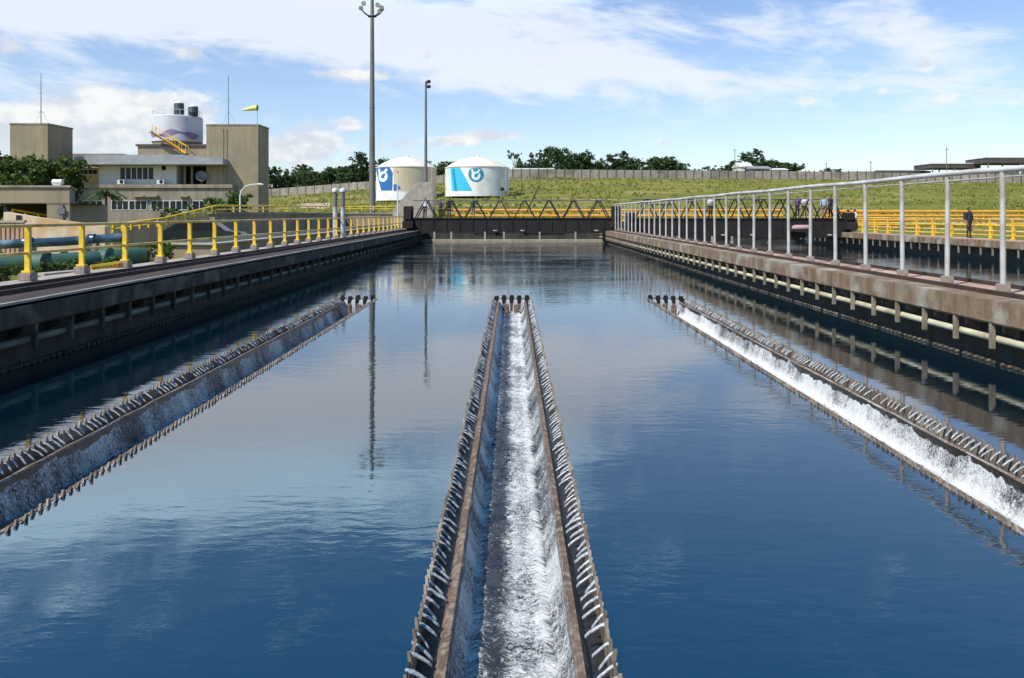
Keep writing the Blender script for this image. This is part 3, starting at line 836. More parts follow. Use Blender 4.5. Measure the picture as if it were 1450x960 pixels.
slope_rail('yellow handrail rising along a ramp and running on top of the grey retaining wall', [drop(P(160, 317, 42), .45), drop(P(232, 308, 43), .45), drop(P(306, 294, 45), .3), drop(P(482, 294, 78), .3), drop(P(580, 294, 78.5), .3)], .42, 24)
slope_rail('yellow handrail sloping down beside the small flat building', [drop(P(18, 296, 34), .5), drop(P(66, 304, 35), .5), drop(P(108, 310, 37), .5), drop(P(160, 317, 41), .45)], .48, 9)
mb = MB(); a = P(160, 318, 42.2); b = P(306, 297, 45.2)
mb.add([(a.x,a.y,.6),(b.x,b.y,.6),(b.x,b.y,b.z),(a.x,a.y,a.z-.1),(a.x,a.y+1.6,.6),(b.x,b.y+1.6,.6),(b.x,b.y+1.6,b.z),(a.x,a.y+1.6,a.z-.1)], [(0,1,2,3),(5,4,7,6),(3,2,6,7),(0,3,7,4),(1,5,6,2)])
tag(mb.build('ramp', M['build_grey'], None, (a.x, a.y, .6)), 'grey concrete ramp sloping up to the retaining wall', 'ramp')
# dark car-like vehicle beyond the railing
def car(label, loc, rz, m):
    t = thing('parked_car', label, 'car', loc)
    mb = MB(); prof = [(-2.1,.35),(2.0,.35),(2.1,.6),(2.0,.82),(1.2,.92),(.55,1.38),(-1.1,1.42),(-1.75,.98),(-2.1,.9)]
    mb.prism_y(prof, -.82, .82); mb.build('body', m, t, bevel=.08, smooth=True)
    mb = MB(); mb.prism_y([(1.08,.95),(.5,1.33),(-1.02,1.36),(-1.5,.98)], -.828, .828); mb.build('windows', M['glass'], t)
    for x in (-1.3, 1.3):
        for y in (-.78, .78):
            mb = MB(); mb.tube([(x,y-.09,.31),(x,y+.09,.31)], .31, 16); w = mb.build('wheel', M['shoe'], t, smooth=True)
            mb = MB(); mb.tube([(x,y-.097,.31),(x,y+.097,.31)], .18, 12); mb.build('rim', M['grey_steel'], w, smooth=True)
    t.rotation_euler = (0,0,rz)
M['car_dark'] = mat('dark_green_car_paint', (.02, .03, .028), (.018, .026, .025), .25)
c_ = P(290, 335, 41); car('dark car parked on the yard behind the yellow railing', (c_.x, c_.y, .72), R(8), M['car_dark'])

def pipe_run(label, pts, r, m, seats=()):
    a = Vector(pts[0]); t = thing('pipeline', label, 'pipe', a)
    mb = MB(); mb.tube([Vector(p)-a for p in pts], r, 14); mb.build('pipe', m, t, smooth=True)
    for p in seats:
        p = Vector(p)
        mb = MB(); mb.tube([p-a-Vector((.12,0,0)), p-a+Vector((.12,0,0))], r*1.28, 14); mb.build('flange', m, t, smooth=True)
        mb = MB(); mb.box(p.x-.2,p.x+.2,p.y-r*.9,p.y+r*.9,.6,p.z-r*.8); mb.build('saddle', M['concrete'], t, a)
pipe_run('thick green pipe low behind the yellow railing', [P(-90, 384, 19.2), P(0, 377, 20), P(90, 372, 21), P(185, 364, 22.5), P(200, 363, 22.8)], .26, M['green_pipe'], [P(60, 373.5, 20.6), P(150, 367, 21.9)])
pipe_run('blue pipe running above the green pipe', [P(-80, 350, 25.5), P(0, 346, 26), P(90, 342, 27), P(174, 336, 28)], .155, M['blue_pipe'], [P(40, 344, 26.4), P(130, 339, 27.5)])
# low orange barrier and pale plank
t = thing('low_barrier', 'low orange yellow barrier with short slats behind the railing', 'barrier', P(130, 385, 19.5)); a = P(130, 385, 19.5); b = P(172, 379, 19.9)
mb = MB()
for i in range(8):
    p = a.lerp(b, i/7); mb.box(p.x-.03,p.x+.03,p.y-.03,p.y+.03,p.z-.3,p.z+.16)
mb.build('slats', M['orange'], t, a)
mb = MB(); mb.bar(a+Vector((0,-.05,.14)), b+Vector((0,-.05,.14)), .06); mb.bar(a+Vector((0,-.05,-.06)), b+Vector((0,-.05,-.06)), .05); mb.build('rails', M['yellow'], t, a)
a = P(55, 389, 18); b = P(112, 384, 19)
mb = MB(); mb.bar(a, b, .35, .06); mb.box(a.x+.1,a.x+.4,a.y-.1,a.y+.2,.6,a.z-.03); mb.box(b.x-.4,b.x-.1,b.y-.2,b.y+.1,.6,b.z-.03)
tag(mb.build('plank', M['pale_concrete'], None, (a.x, a.y, a.z)), 'pale plank lying just behind the yellow railing plinths', 'plank')

# two vent posts and thin lamp post
for px, lab in ((474.5, 'grey vent post with a white cap behind the railing, the left of a pair'), (485.5, 'grey vent post with a white cap behind the railing, the right of a pair')):
    p = P(px, 337, 44.6); p.z = 1.15
    t = thing('vent_post', lab, 'post', p, 'pair of vent posts')
    mb = MB(); mb.tube([(0,0,0),(0,0,1.75)], .13, 12); mb.build('post', M['galv'], t, smooth=True)
    mb = MB(); mb.tube([(0,0,1.75),(0,0,2.6)], .115, 12); mb.build('dark_sleeve', M['mast'], t, smooth=True)
    mb = MB(); mb.lathe([(.17,2.58),(.2,2.66),(.17,2.76),(.03,2.82)], (0,0,0), 12); mb.build('cap', M['frame_white'], t, smooth=True)
p = P(563, 300, 74); p.z = 1.0
t = thing('slim_post', 'slim white post in front of the stair block', 'post', p)
mb = MB(); mb.tube([(0,0,0),(0,0,5.4)], .06, 8); mb.build('pole', M['frame_white'], t, smooth=True)
mb = MB(); mb.cbox((0,0,5.45), .14, .3, .1); mb.build('lamp', M['grey_steel'], t, bevel=.02)

# stair block
def PX(px, py, d): q = P(px, py, d); return (q.x, q.z)
Y = 76.
t = thing('stair_block', 'beige concrete stair block with a sloping edge beside the far bridge', 'stair', (-9, Y, .9)); org = (-9, Y, .9)
poly = [PX(556,345,Y), PX(613,345,Y), PX(613,258,Y), PX(589,258,Y), PX(556,298,Y)]
mb = MB(); mb.prism_y(poly, Y, Y+.3); mb.prism_y([(x, z-.02) for x, z in poly], Y+1.7, Y+2.); mb.build('side_wall', M['pale_concrete'], t, org, bevel=.02)
mb = MB(); n = 14
for i in range(n):
    xa, za = PX(556, 300, Y); xb, zb_ = PX(589, 262, Y)
    mb.box(xa+(xb-xa)*i/n, xa+(xb-xa)*(i+1)/n, Y+.302, Y+1.698, .8, za-.6+(zb_-za)*(i+1)/n)
mb.build('steps', M['concrete'], t, org)

# ------------------------------------------------------------------ masts and lamps
def high_mast():
    p = P(527, 310, 100); p.z = 1.0
    t = thing('high_mast', 'very tall grey light mast with floodlights at the top, rising out of the picture', 'light mast', p)
    mb = MB(); mb.tube([(0,0,0),(0,0,8),(0,0,18),(0,0,30)], [.42,.36,.29,.2], 14); mb.build('pole', M['mast'], t, smooth=True)
    mb = MB(); mb.lathe([(.62,0),(.62,.08),(.44,.1),(.44,.5)], (0,0,-.02), 16); mb.build('base', M['grey_steel'], t)
    for z in (8, 15, 22):
        mb = MB(); mb.tube([(0,0,z-.15),(0,0,z+.15)], .48-.0095*z, 14); mb.build('collar', M['grey_steel'], t, smooth=True)
    mb = MB(); zt = 27.0
    for s in (-1, 1):
        for yy in (-.25, .25):
            mb.tube([(0,yy,zt-.55),(s*.45,yy,zt-.45),(s*.95,yy,zt-.1),(s*1.45,yy,zt+.5)], .075, 8)
    mb.tube([(-.5,0,zt-.5),(.5,0,zt-.5)], .16, 8); mb.build('arm', M['black_steel'], t, smooth=True)
    for (x, z, rz) in ((-1.35,zt+.55,0),(-1.0,zt+1.15,0),(1.0,zt+.15,0),(1.25,zt+.62,0),(.75,zt+.95,0)):
        mb = MB(); mb.tube([(x,-.35,z-.12),(x,.05,z)], [.30,.22], 12); mb.tube([(x,.05,z),(x,.25,z+.05)], .12, 8)
        f = mb.build('floodlight', M['black_steel'], t, smooth=True)
        mb = MB(); mb.tube([(x,-.362,z-.123),(x,-.352,z-.12)], .26, 12); mb.build('lens', M['galv'], f)
high_mast()
p = P(603, 300, 118); p.z = ground_z(p.x, p.y)
t = thing('lamp_pole', 'thinner light pole with a small double lamp rising behind the stair block', 'light pole', p)
h = P(603, 118, 118).z - p.z
mb = MB(); mb.tube([(0,0,0),(0,0,h*.5),(0,0,h+.3)], [.26,.21,.15], 10); mb.build('pole', M['mast'], t, smooth=True)
mb = MB(); mb.tube([(0,0,h-.6),(.5,0,h-.5)], .06, 6); mb.tube([(0,0,h-.1),(.5,0,h+.1)], .06, 6); mb.build('arm', M['black_steel'], t)
for z in (h-.5, h+.25):
    mb = MB(); mb.cbox((.45,-.1,z), .55, .5, .45); mb.build('floodlight', M['black_steel'], t, bevel=.08)

# curved lamp by the building
p = P(340, 300, 80); p.z = 1.2; h = P(340, 262, 80).z - p.z
t = thing('curved_street_lamp', 'white street lamp with a curved arm in front of the brown tower', 'street lamp', p)
mb = MB(); mb.tube([(0,0,0),(0,0,h-1.1),(.12,0,h-.6),(.5,0,h-.15),(1.1,0,h+.05),(1.8,0,h+.1)], [.09,.08,.07,.06,.055,.05], 8); mb.build('pole', M['frame_white'], t, smooth=True)
mb = MB(); mb.tube([(1.75,0,h+.1),(2.1,0,h+.08),(2.35,0,h+.04)], [.07,.13,.05], 10); mb.build('lamp_head', M['frame_white'], t, smooth=True)

# ------------------------------------------------------------------ storage tanks with painted emblems
def seg_dist(x, y, a, b):
    ax, ay = a; bx, by = b; dx, dy = bx-ax, by-ay
    t = max(0, min(1, ((x-ax)*dx+(y-ay)*dy)/(dx*dx+dy*dy)))
    return math.hypot(x-ax-dx*t, y-ay-dy*t)
def in_poly(x, y, poly):
    r = False; n = len(poly)
    for i in range(n):
        x0, y0 = poly[i]; x1, y1 = poly[(i+1) % n]
        if (y0 > y) != (y1 > y) and x < (x1-x0)*(y-y0)/(y1-y0)+x0: r = not r
    return r
def storage_tank(label, pc, half, d, shapes):
    c = P(pc, 272, d); Rr = half/F*d; z0 = ground_z(c.x, c.y)-.4; zb = c.z; zt = P(pc, 238.5, d).z; zr = P(pc, 222.5, d).z
    t = thing('storage_tank', label, 'storage tank', (c.x, d, zb), 'storage tanks on the grass')
    org = (c.x, d, zb)
    mb = MB(); mb.lathe([(Rr,z0-zb),(Rr,zt-zb)], (c.x,d,zb), 72); mb.build('shell', M['tank_white'], t, org, smooth=True)
    H = zr-zt
    mb = MB(); mb.lathe([(Rr+.12,zt-zb+.002),(Rr+.12,zt-zb+.12),(Rr*.96,zt-zb+.22),(Rr*.8,zt-zb+H*.42),(Rr*.5,zt-zb+H*.78),(Rr*.2,zt-zb+H*.97),(.02,zt-zb+H)], (c.x,d,zb), 72)
    rf = mb.build('roof', M['tank_roof'], t, org, smooth=True)
    mb = MB(); mb.tube([(c.x+.2,d,zr-.1),(c.x+.2,d,zr+.35)], .25, 10); mb.build('vent', M['tank_roof'], rf, org)
    mb = MB()
    for x in (Rr*.82, Rr*.82+.5):
        mb.tube([(c.x+x, d-Rr*.62, zb),(c.x+x, d-Rr*.62, zt+.6)], .03, 6)
    mb.build('ladder', M['frame_white'], t, org)
    mb = MB(); x = Rr*.80; mb.tube([(c.x+x, d-Rr*.60, zb+.45),(c.x+x+.1, d-Rr*.60-.5, zb+.45)], .34, 14); mb.build('manhole', M['dark_steel'], t, org)
    # colour shapes: cells of the curved shell, picked by shape (frontal coordinates, metres -> photo pixels at this distance)
    nth = 260; nz = 60
    off = .012
    for nm, m, test in shapes:
        mb = MB()
        for i in range(nth):
            a0 = -math.pi/2 + math.pi*i/nth; a1 = -math.pi/2 + math.pi*(i+1)/nth; am = (a0+a1)/2
            px = pc + half*math.sin(am)
            for j in range(nz):
                za = zb + (zt-zb)*j/nz; zc = zb+(zt-zb)*(j+1)/nz
                py = 272 + (238.5-272)*(j+.5)/nz
                if test(px, py):
                    q = [(c.x+(Rr+off)*math.sin(a), d-(Rr+off)*math.cos(a), z) for a, z in ((a0,za),(a1,za),(a1,zc),(a0,zc))]
                    mb.add(q, [(0,1,2,3)])
        if mb.f:
            mb.build(nm, m, t, org, fix=False)
        off += .012
    return t
def swirl(cx, cy, s):
    def f(x, y):
        r = math.hypot(x-cx, y-cy)
        if 3.0*s < r < 7.6*s and not (x > cx+.3*s and y < cy-1.2*s and x < cx+4.6*s): return True
        if seg_dist(x, y, (cx-6.5*s, cy-10.5*s), (cx-5.2*s, cy-1*s)) < 1.7*s: return True
        return seg_dist(x, y, (cx+5.6*s, cy-9.6*s), (cx+2.2*s, cy-5.5*s)) < 1.8*s
    return f
sw1 = swirl(547.5, 251.5, .95); sw2 = swirl(676, 251, .78)
blue1 = [(534.4,239),(557.6,239),(562.2,247),(561.5,271),(545,271)]
blue1b = [(563.5,262.5),(569,262),(574,268.5),(566,271.5),(563.5,271)]
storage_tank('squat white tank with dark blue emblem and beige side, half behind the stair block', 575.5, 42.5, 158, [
    ('beige_area', M['tank_beige'], lambda x, y: x > 562.5+(y-239)*.08),  # beige over the right part of the shell
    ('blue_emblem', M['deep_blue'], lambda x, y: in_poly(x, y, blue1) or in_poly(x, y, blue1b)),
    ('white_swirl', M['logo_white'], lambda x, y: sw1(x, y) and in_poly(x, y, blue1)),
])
sky2 = [(640,239.5),(654,239.5),(671,271.5),(643,271.5)]
pale2 = [(634.5,239.5),(641,239.5),(645,271.5),(641,271.5)]
storage_tank('squat white tank with light blue stripe and round teal emblem', 675.5, 45, 156, [
    ('pale_stripe', M['pale_blue'], lambda x, y: in_poly(x, y, pale2)),
    ('blue_stripe', M['sky_blue'], lambda x, y: in_poly(x, y, sky2)),
    ('dark_stripe', M['teal_blue'], lambda x, y: in_poly(x, y, [(643,241),(646,241),(650,271.5),(646.5,271.5)])),
    ('teal_emblem', M['teal_blue'], lambda x, y: math.hypot(x-676, y-249) < 10.3 and y > 240.5),
    ('white_swirl', M['logo_white'], lambda x, y: sw2(x, y) and math.hypot(x-676, y-249) < 10.3),
])

# ------------------------------------------------------------------ precast fence on the ridge
def ridge_fence():
    t = thing('boundary_fence', 'long precast concrete boundary fence with dark posts along the ridge', 'fence', (0, 222, 12))
    org = Vector((0, 222, 12))
    pts = []
    px = 372.
    while px < 1640:
        d, z = fence_at(px); q = P(px, 0, d); pts.append(Vector((q.x, d, z))); px += 12.2
    mb = MB()
    H = 2.35
    for a, b in zip(pts, pts[1:]):
        n = (b-a).cross(Vector((0,0,1))).normalized()*.06
        for k in range(4):
            j = random.uniform(-.015, .015)*n.normalized()
            z0 = k*H/4 + (.0 if k else -.5); z1 = (k+1)*H/4-.03
            vs = [a+n+j+Vector((0,0,z0)), b+n+j+Vector((0,0,z0)), b-n+j+Vector((0,0,z0)), a-n+j+Vector((0,0,z0)), a+n+j+Vector((0,0,z1)), b+n+j+Vector((0,0,z1)), b-n+j+Vector((0,0,z1)), a-n+j+Vector((0,0,z1))]
            mb.add(vs, [(3,2,1,0),(4,5,6,7),(0,1,5,4),(1,2,6,5),(2,3,7,6),(3,0,4,7)])
    mb.build('panels', M['fence_concrete'], t, org)
    first = None
    for p in pts[:100]:
        l = p-org
        if first is None:
            mb = MB(); mb.box(-.11,.11,-.16,.16,-.6,2.5); mb.bar((0,-.05,2.45),(0,-.35,2.8),.12); first = mb.build('post', M['fence_post'], t, loc=l)
        else:
            c = first.copy(); COL.objects.link(c); c.parent = t; c.location = l
ridge_fence()

# ------------------------------------------------------------------ trees
def crown_mesh(name, lobes, nleaf, size, m, seed, gap=.0):
    rnd = random.Random(seed)
    vs = []; fs = []
    tot = sum(l[3]**2 for l in lobes)
    for (lx, ly, lz, lr, sq) in lobes:
        n = int(nleaf*lr*lr/tot)
        # twig tufts inside each lobe give light and dark clumps
        tufts = []
        for _ in range(max(5, n//22)):
            d = Vector((rnd.gauss(0,1), rnd.gauss(0,1), rnd.gauss(0,1))).normalized()
            r = lr*(rnd.random()**.45)
            tufts.append((Vector((lx,ly,lz))+Vector((d.x*r, d.y*r, d.z*r*sq)), lr*rnd.uniform(.14,.30)))
        for _ in range(n):
            c, tr = tufts[rnd.randrange(len(tufts))]
            q = c + Vector((rnd.gauss(0,.6), rnd.gauss(0,.6), rnd.gauss(0,.45)))*tr
            nrm = (Vector((rnd.gauss(0,1), rnd.gauss(0,1), rnd.gauss(.55,1)))).normalized()
            u = nrm.cross(Vector((rnd.gauss(0,1), rnd.gauss(0,1), rnd.gauss(0,1)))).normalized(); w = nrm.cross(u)
            s = size*rnd.uniform(.6,1.35)
            o = len(vs)
            vs += [q-u*s*.5, q+w*s*.32, q+u*s*.5, q-w*s*.32]
            fs.append((o,o+1,o+2,o+3))
    me = bpy.data.meshes.new(name); me.from_pydata([tuple(v) for v in vs], [], fs); me.materials.append(m)
    return me
def trunk_mesh(name, h, r, lobes):
    mb = MB()
    mb.tube([(0,0,-.5),(.05*h*.1,0,h*.35),(0,.03*h,h*.62)], [r,r*.75,r*.5], 7)
    for (lx, ly, lz, lr, sq) in lobes:
        b = Vector((lx,ly,lz)); a = Vector((0,.02*h,h*random.uniform(.32,.55)))
        mb.tube([a, a.lerp(b,.5)+Vector((0,0,.04*h)), b], [r*.42, r*.28, r*.1], 5)
    me = bpy.data.meshes.new(name); me.from_pydata(mb.v, [], mb.f); me.materials.append(M['bark'])
    return me
PROTO = []
def make_protos():
    for s in range(5):
        rnd = random.Random(100+s); lobes = []
        for i in range(rnd.randint(8, 11)):
            a = rnd.uniform(0, 6.28); r = rnd.uniform(.05, .42)
            lobes.append((math.cos(a)*r, math.sin(a)*r, rnd.uniform(.42, .86)-.25*r, rnd.uniform(.13,.22), rnd.uniform(.65,.9)))
        lobes.append((0,0,.55,.26,.8))
        for k in range(4):      # low skirt
            a = rnd.uniform(0, 6.28); lobes.append((math.cos(a)*.3, math.sin(a)*.3, .26, .17, .7))
        cm = crown_mesh('crown', lobes, 4800, .055, M['leaf_dark'] if s % 2 == 0 else M['leaf_mid'], s)
        PROTO.append((cm, trunk_mesh('trunk', 1., .03, lobes[:6])))
    # open umbrella crown
    rnd = random.Random(55); lobes = [(rnd.uniform(-.4,.4), rnd.uniform(-.3,.3), rnd.uniform(.68,.92), rnd.uniform(.07,.14), .6) for _ in range(9)]
    PROTO.append((crown_mesh('crown', lobes, 1100, .05, M['leaf_dark'], 9), trunk_mesh('trunk', 1., .022, lobes[:7])))
make_protos()
def tree(px, ytop, wpx, ybase, d, k, label, group, zbase=None):
    b = P(px, ybase, d); topz = P(px, ytop, d).z
    z = zbase if zbase is not None else b.z
    h = topz-z; w = wpx/F*d
    o = thing('tree', label, 'tree', (b.x, d, z), group)
    o.scale = (w/.95, w/.95, h/.98); o.rotation_euler = (0,0,random.uniform(0,6.28))
    cm, tm = PROTO[k]
    c = bpy.data.objects.new('crown', cm); COL.objects.link(c); c.parent = o
    t_ = bpy.data.objects.new('trunk', tm); COL.objects.link(t_); t_.parent = o
    return o
far = [  # px, top, width, base, distance, kind
 (388,229,46,272,268,0),(412,232,52,272,275,1),(440,233,54,270,268,2),(468,231,56,268,272,3),(497,226,52,264,262,4),(520,215,48,262,258,0),(546,214,42,258,262,2),
 (455,236,50,268,285,4),(425,227,36,268,290,3),(618,221,44,258,250,1),(642,224,40,256,255,3),(596,226,40,256,262,0),
 (727,212,26,248,262,5),(738,224,24,250,255,3),(770,205,42,248,250,0),(794,199,50,248,246,2),(822,207,46,248,252,4),(848,213,46,248,256,1),(872,214,44,248,250,0),
 (898,215,52,248,248,2),(930,217,58,249,252,3),(958,224,44,250,258,4),(984,232,34,250,262,1),(1003,233,26,250,264,5),(1026,231,36,250,258,0),(1046,219,40,250,252,2),
 (1066,211,50,250,248,0),(1090,220,46,250,252,4),(1118,226,46,250,258,3),(1142,235,30,252,262,1),(1180,236,36,252,262,0),(1206,236,40,252,258,2),(1238,239,44,252,264,3),
 (1010,238,40,250,272,3),(760,226,40,250,268,4),(1160,238,36,252,280,4),(1270,241,36,253,268,1),(1297,243,30,253,270,0),(1100,226,30,250,262,5)]
kinds = ['dense dark tree', 'bushy mid green tree', 'broad dark tree', 'pale green loose tree', 'rounded dark tree', 'sparse open crowned tree']
def place_of(px):
    if px < 560: return 'on the ridge between the brown tower and the tall light mast'
    if px < 660: return 'behind the two storage tanks'
    if px < 752: return 'just right of the storage tank with the round emblem'
    if px < 1012: return 'in the long clump behind the ridge fence'
    if px < 1150: return 'in the clump around the small houses on the ridge'
    return 'low on the horizon right of the small houses'
for i, (px, yt, w, yb, d, k) in enumerate(far):
    _, fz = fence_at(px)
    lab = f'{kinds[k]} {place_of(px)}'
    tree(px, yt, w*1.12, yb, d, k, lab, 'trees beyond the ridge fence', fz-.6)
# nearer bushes on the left
def bush(name, px, ytop, wpx, d, label, zb, n=2600, size=.22, seed=0, m='leaf_bush', cat='bush'):
    b = P(px, 300, d); top = P(px, ytop, d).z; h = top-zb; w = wpx/F*d
    rnd = random.Random(seed); lobes = []
    for i in range(11):
        lobes.append((rnd.uniform(-.42,.42)*w, rnd.uniform(-.25,.25)*w, h*rnd.uniform(.3,.86), min(w,h)*rnd.uniform(.17,.27), .85))
    o = thing(name, label, cat, (b.x, d, zb))
    c = bpy.data.objects.new('crown', crown_mesh('crown', lobes, n, size, M[m], seed)); COL.objects.link(c); c.parent = o
    mb = MB()
    for (lx, ly, lz, lr, sq) in lobes[:7]:
        mb.tube([(lx*.1,ly*.1,-.1),(lx*.5,ly*.5,lz*.5),(lx,ly,lz)], [.09,.06,.03], 5)
    mb.build('trunk', M['bark'], o)
bush('tree', 12, 200, 96, 52, 'leafy green tree at the left edge behind the small flat building', .7, 7000, .26, 1, cat='tree')
bush('tree', 60, 200, 92, 54, 'leafy green tree with a rounded top in front of the brown left tower', .7, 7000, .26, 2, cat='tree')
bush('tree', 90, 222, 46, 55, 'small leafy tree beside the white upper storey of the building', .7, 4500, .25, 3, cat='tree')
bush('bush', 312, 272, 44, 88, 'green bush at the foot of the brown tower, left of the curved street lamp', 1.0, 1800, .3, 4)
bush('bush', 338, 268, 34, 90, 'taller green bush behind the curved street lamp', 1.0, 1600, .3, 5)
bush('bush', 192, 349, 40, 23.5, 'low round dark green bush at the end of the green pipe', .7, 2200, .09, 6)
bush('bush', 120, 353, 70, 25.5, 'low straggly bush between the green and blue pipes', .7, 2600, .09, 8)
bush('bush', 30, 356, 70, 24.2, 'low weeds and bush behind the green pipe at the left edge', .7, 2200, .09, 9)
bush('bush', 250, 288, 60, 92, 'low hedge-like bush below the lower window row', 1.0, 1500, .28, 10)
bush('bush', 10, 374, 60, 18.2, 'low weeds right behind the railing in front of the green pipe at the left edge', .7, 1500, .07, 21)
bush('bush', 78, 366, 56, 19.6, 'thin weeds in front of the green pipe between the first railing posts', .7, 1500, .07, 22)
bush('bush', 142, 358, 60, 21.2, 'weeds in front of the green pipe above the low barrier', .7, 1700, .07, 23)
bush('bush', 222, 340, 60, 28, 'dark bush against the low beige channel wall', .7, 1700, .1, 24)
# palm
p = P(150, 300, 86); p.z = 1.0
t = thing('palm', 'small palm in front of the lower storey windows', 'palm', p)
mb = MB(); mb.tube([(0,0,-.2),(.05,0,2.),(0,0,3.6)], [.16,.13,.12], 8); mb.build('trunk', M['bark'], t, smooth=True)
mb = MB()
for i in range(22):
    a = i*2.4; L_ = random.uniform(1.6,2.3); e = random.uniform(.1,1.1)
    pr = None
    for k in range(7):
        s = k/6; r = L_*s; z = 3.6 + L_*(e*s - (.55+.4*e)*s*s)
        c = Vector((math.cos(a)*r, math.sin(a)*r, z)); sd = Vector((-math.sin(a), math.cos(a), 0))*.22*math.sin(math.pi*min(1,s*.9+.1))
        cur = (c-sd-Vector((0,0,.1)), c, c+sd-Vector((0,0,.1)))
        if pr: mb.add([pr[0],pr[1],cur[1],cur[0]], [(0,1,2,3)]); mb.add([pr[1],pr[2],cur[2],cur[1]], [(0,1,2,3)])
        pr = cur
mb.build('crown', M['leaf_mid'], t, fix=False)

# ------------------------------------------------------------------ grass tufts on the slope
def grass():
    rnd = random.Random(3); vs = []; fs = []
    for _ in range(9000):
        y = 82 + 145*rnd.random()**1.1
        px = rnd.uniform(360, 1620); x = (px-VX)/F*y
        d, fz = fence_at(px)
        if y > d-1: continue
        if noise.noise((x*.07, y*.1, 3)) < -.12 and rnd.random() < .8: continue
        z = ground_z(x, y)-.05
        for k in range(3):
            a = rnd.uniform(0, 3.14); h = rnd.uniform(.18,.5)*(1.2 if y > 150 else 1); w = rnd.uniform(.12,.3)
            dx, dy = math.cos(a)*w, math.sin(a)*w; o = len(vs); lx, ly = rnd.gauss(0,.12), rnd.gauss(0,.12)
            ox, oy = rnd.gauss(0,.25), rnd.gauss(0,.25)
            vs += [(x+ox-dx,y+oy-dy,z),(x+ox+dx,y+oy+dy,z),(x+ox+lx,y+oy+ly,z+h)]; fs.append((o,o+1,o+2))
    me = bpy.data.meshes.new('grass'); me.from_pydata(vs, [], fs); me.materials.append(M['leaf_grass'])
    o = bpy.data.objects.new('grass', me); COL.objects.link(o); tag(o, 'yellow green rough grass on the slope', 'grass', kind='stuff')
grass()

# ------------------------------------------------------------------ main building on the left
def W(px, py, d): return P(px, py, d)
def window(t, org, px0, px1, py0, py1, d, npane, frame=M['frame_white'], fw=.06, name='window'):
    a = P(px0, py1, d); b = P(px1, py0, d)
    x0, x1, z0, z1 = a.x, b.x, a.z, b.z
    mb = MB()
    mb.box(x0, x1, d-.06, d-.004, z0, z0+fw); mb.box(x0, x1, d-.06, d-.004, z1-fw, z1)
    for i in range(npane+1):
        x = x0+(x1-x0)*i/npane; mb.box(x-fw/2, x+fw/2, d-.055, d-.0045, z0+fw+.001, z1-fw-.001)
    w = mb.build(name, frame, t, org)
    mb = MB(); mb.box(x0+.01, x1-.01, d-.02, d-.006, z0+.01, z1-.01); mb.build('pane', M['glass'], w, org)
    return w
D = 98.
t = thing('office_building', 'brown office building with a white upper storey, grey roof slab and two windowless towers', 'building', (-45, D, 1)); org = (-45, D, 1)
a = P(98, 262, D); b = P(330, 262, D)
mb = MB(); mb.box(a.x, b.x, D, D+14, .5, a.z); mb.build('lower_storey', M['build_grey'], t, org)
# parapet band ledge
mb = MB(); mb.box(a.x-.1, b.x, D-.25, D-.003, a.z-.35, a.z+.08); mb.build('parapet', M['build_grey'], t, org)
for (p0, p1, n) in ((118,146,3),(158,182,3),(183,208,3),(214,240,3),(241,266,3),(273,292,2)):
    window(t, org, p0, p1, 284, 297.5, D, n)
for p0, p1 in ((158,170),(190,208),(206,225),(255,268)):      # air conditioner shades
    q = P(p0, 277, D); r_ = P(p1, 279, D)
    mb = MB(); mb.box(q.x, r_.x, D-.55, D-.004, r_.z, q.z); mb.build('window_shade', M['build_brown'], t, org)
# upper storey
DU = 99.5
a = P(140, 262, DU); b = P(250, 230, DU)
mb = MB(); mb.box(a.x, b.x, DU, DU+9, P(0,262,D).z-.1, b.z); up = mb.build('upper_storey', M['build_white'], t, org)
window(t, org, 170, 218, 236, 255, DU, 6, fw=.11)
q = P(232, 238, DU); mb = MB(); mb.tube([(q.x, DU-.03, q.z), (q.x, DU-.004, q.z)], .3, 14); mb.build('round_vent', M['dark'], t, org)
a2 = P(250, 262, DU+1.8); b2 = P(316, 230, DU+1.8)
mb = MB(); mb.box(b.x+.01, b2.x+1, DU+2.2, DU+8.8, P(0,262,D).z-.1, b.z); mb.build('recessed_wall', M['dark'], t, org)
for px in (262, 272, 300):
    q = P(px, 250, DU+.5); mb = MB(); mb.box(q.x-.12, q.x+.12, DU+.4, DU+.64, P(0,262,D).z-.1, b.z-.01); mb.build('column', M['build_grey'], t, org)
a3 = P(110, 262, DU+1); mb = MB(); mb.box(a3.x, a.x-.01, DU+1, DU+8, P(0,262,D).z-.1, b.z-.6); mb.build('side_porch', M['rail_yellow'], t, org)
window(t, org, 112, 138, 240, 247, DU+1, 4)
# roof slab
a = P(105, 233, D-.8); b = P(316, 219, D-.8)
mb = MB(); mb.prism_y([(a.x,a.z),(b.x,a.z),(b.x,b.z-.5),(b.x-5,b.z),(a.x+2,b.z),(a.x,b.z-.3)], D-.8, D+13); mb.build('roof', M['slab_grey'], t, org, bevel=.04)
# penthouse
a = P(195, 218, D+2); b = P(294, 207, D+2)
mb = MB(); mb.box(a.x, b.x, D+2, D+9, a.z-1, b.z); mb.build('penthouse', M['build_brown'], t, org)
mb = MB(); mb.box(a.x-.2, b.x+.2, D+1.8, D+9.2, b.z+.002, b.z+.25); mb.build('penthouse_roof', M['roof_dark'], t, org)
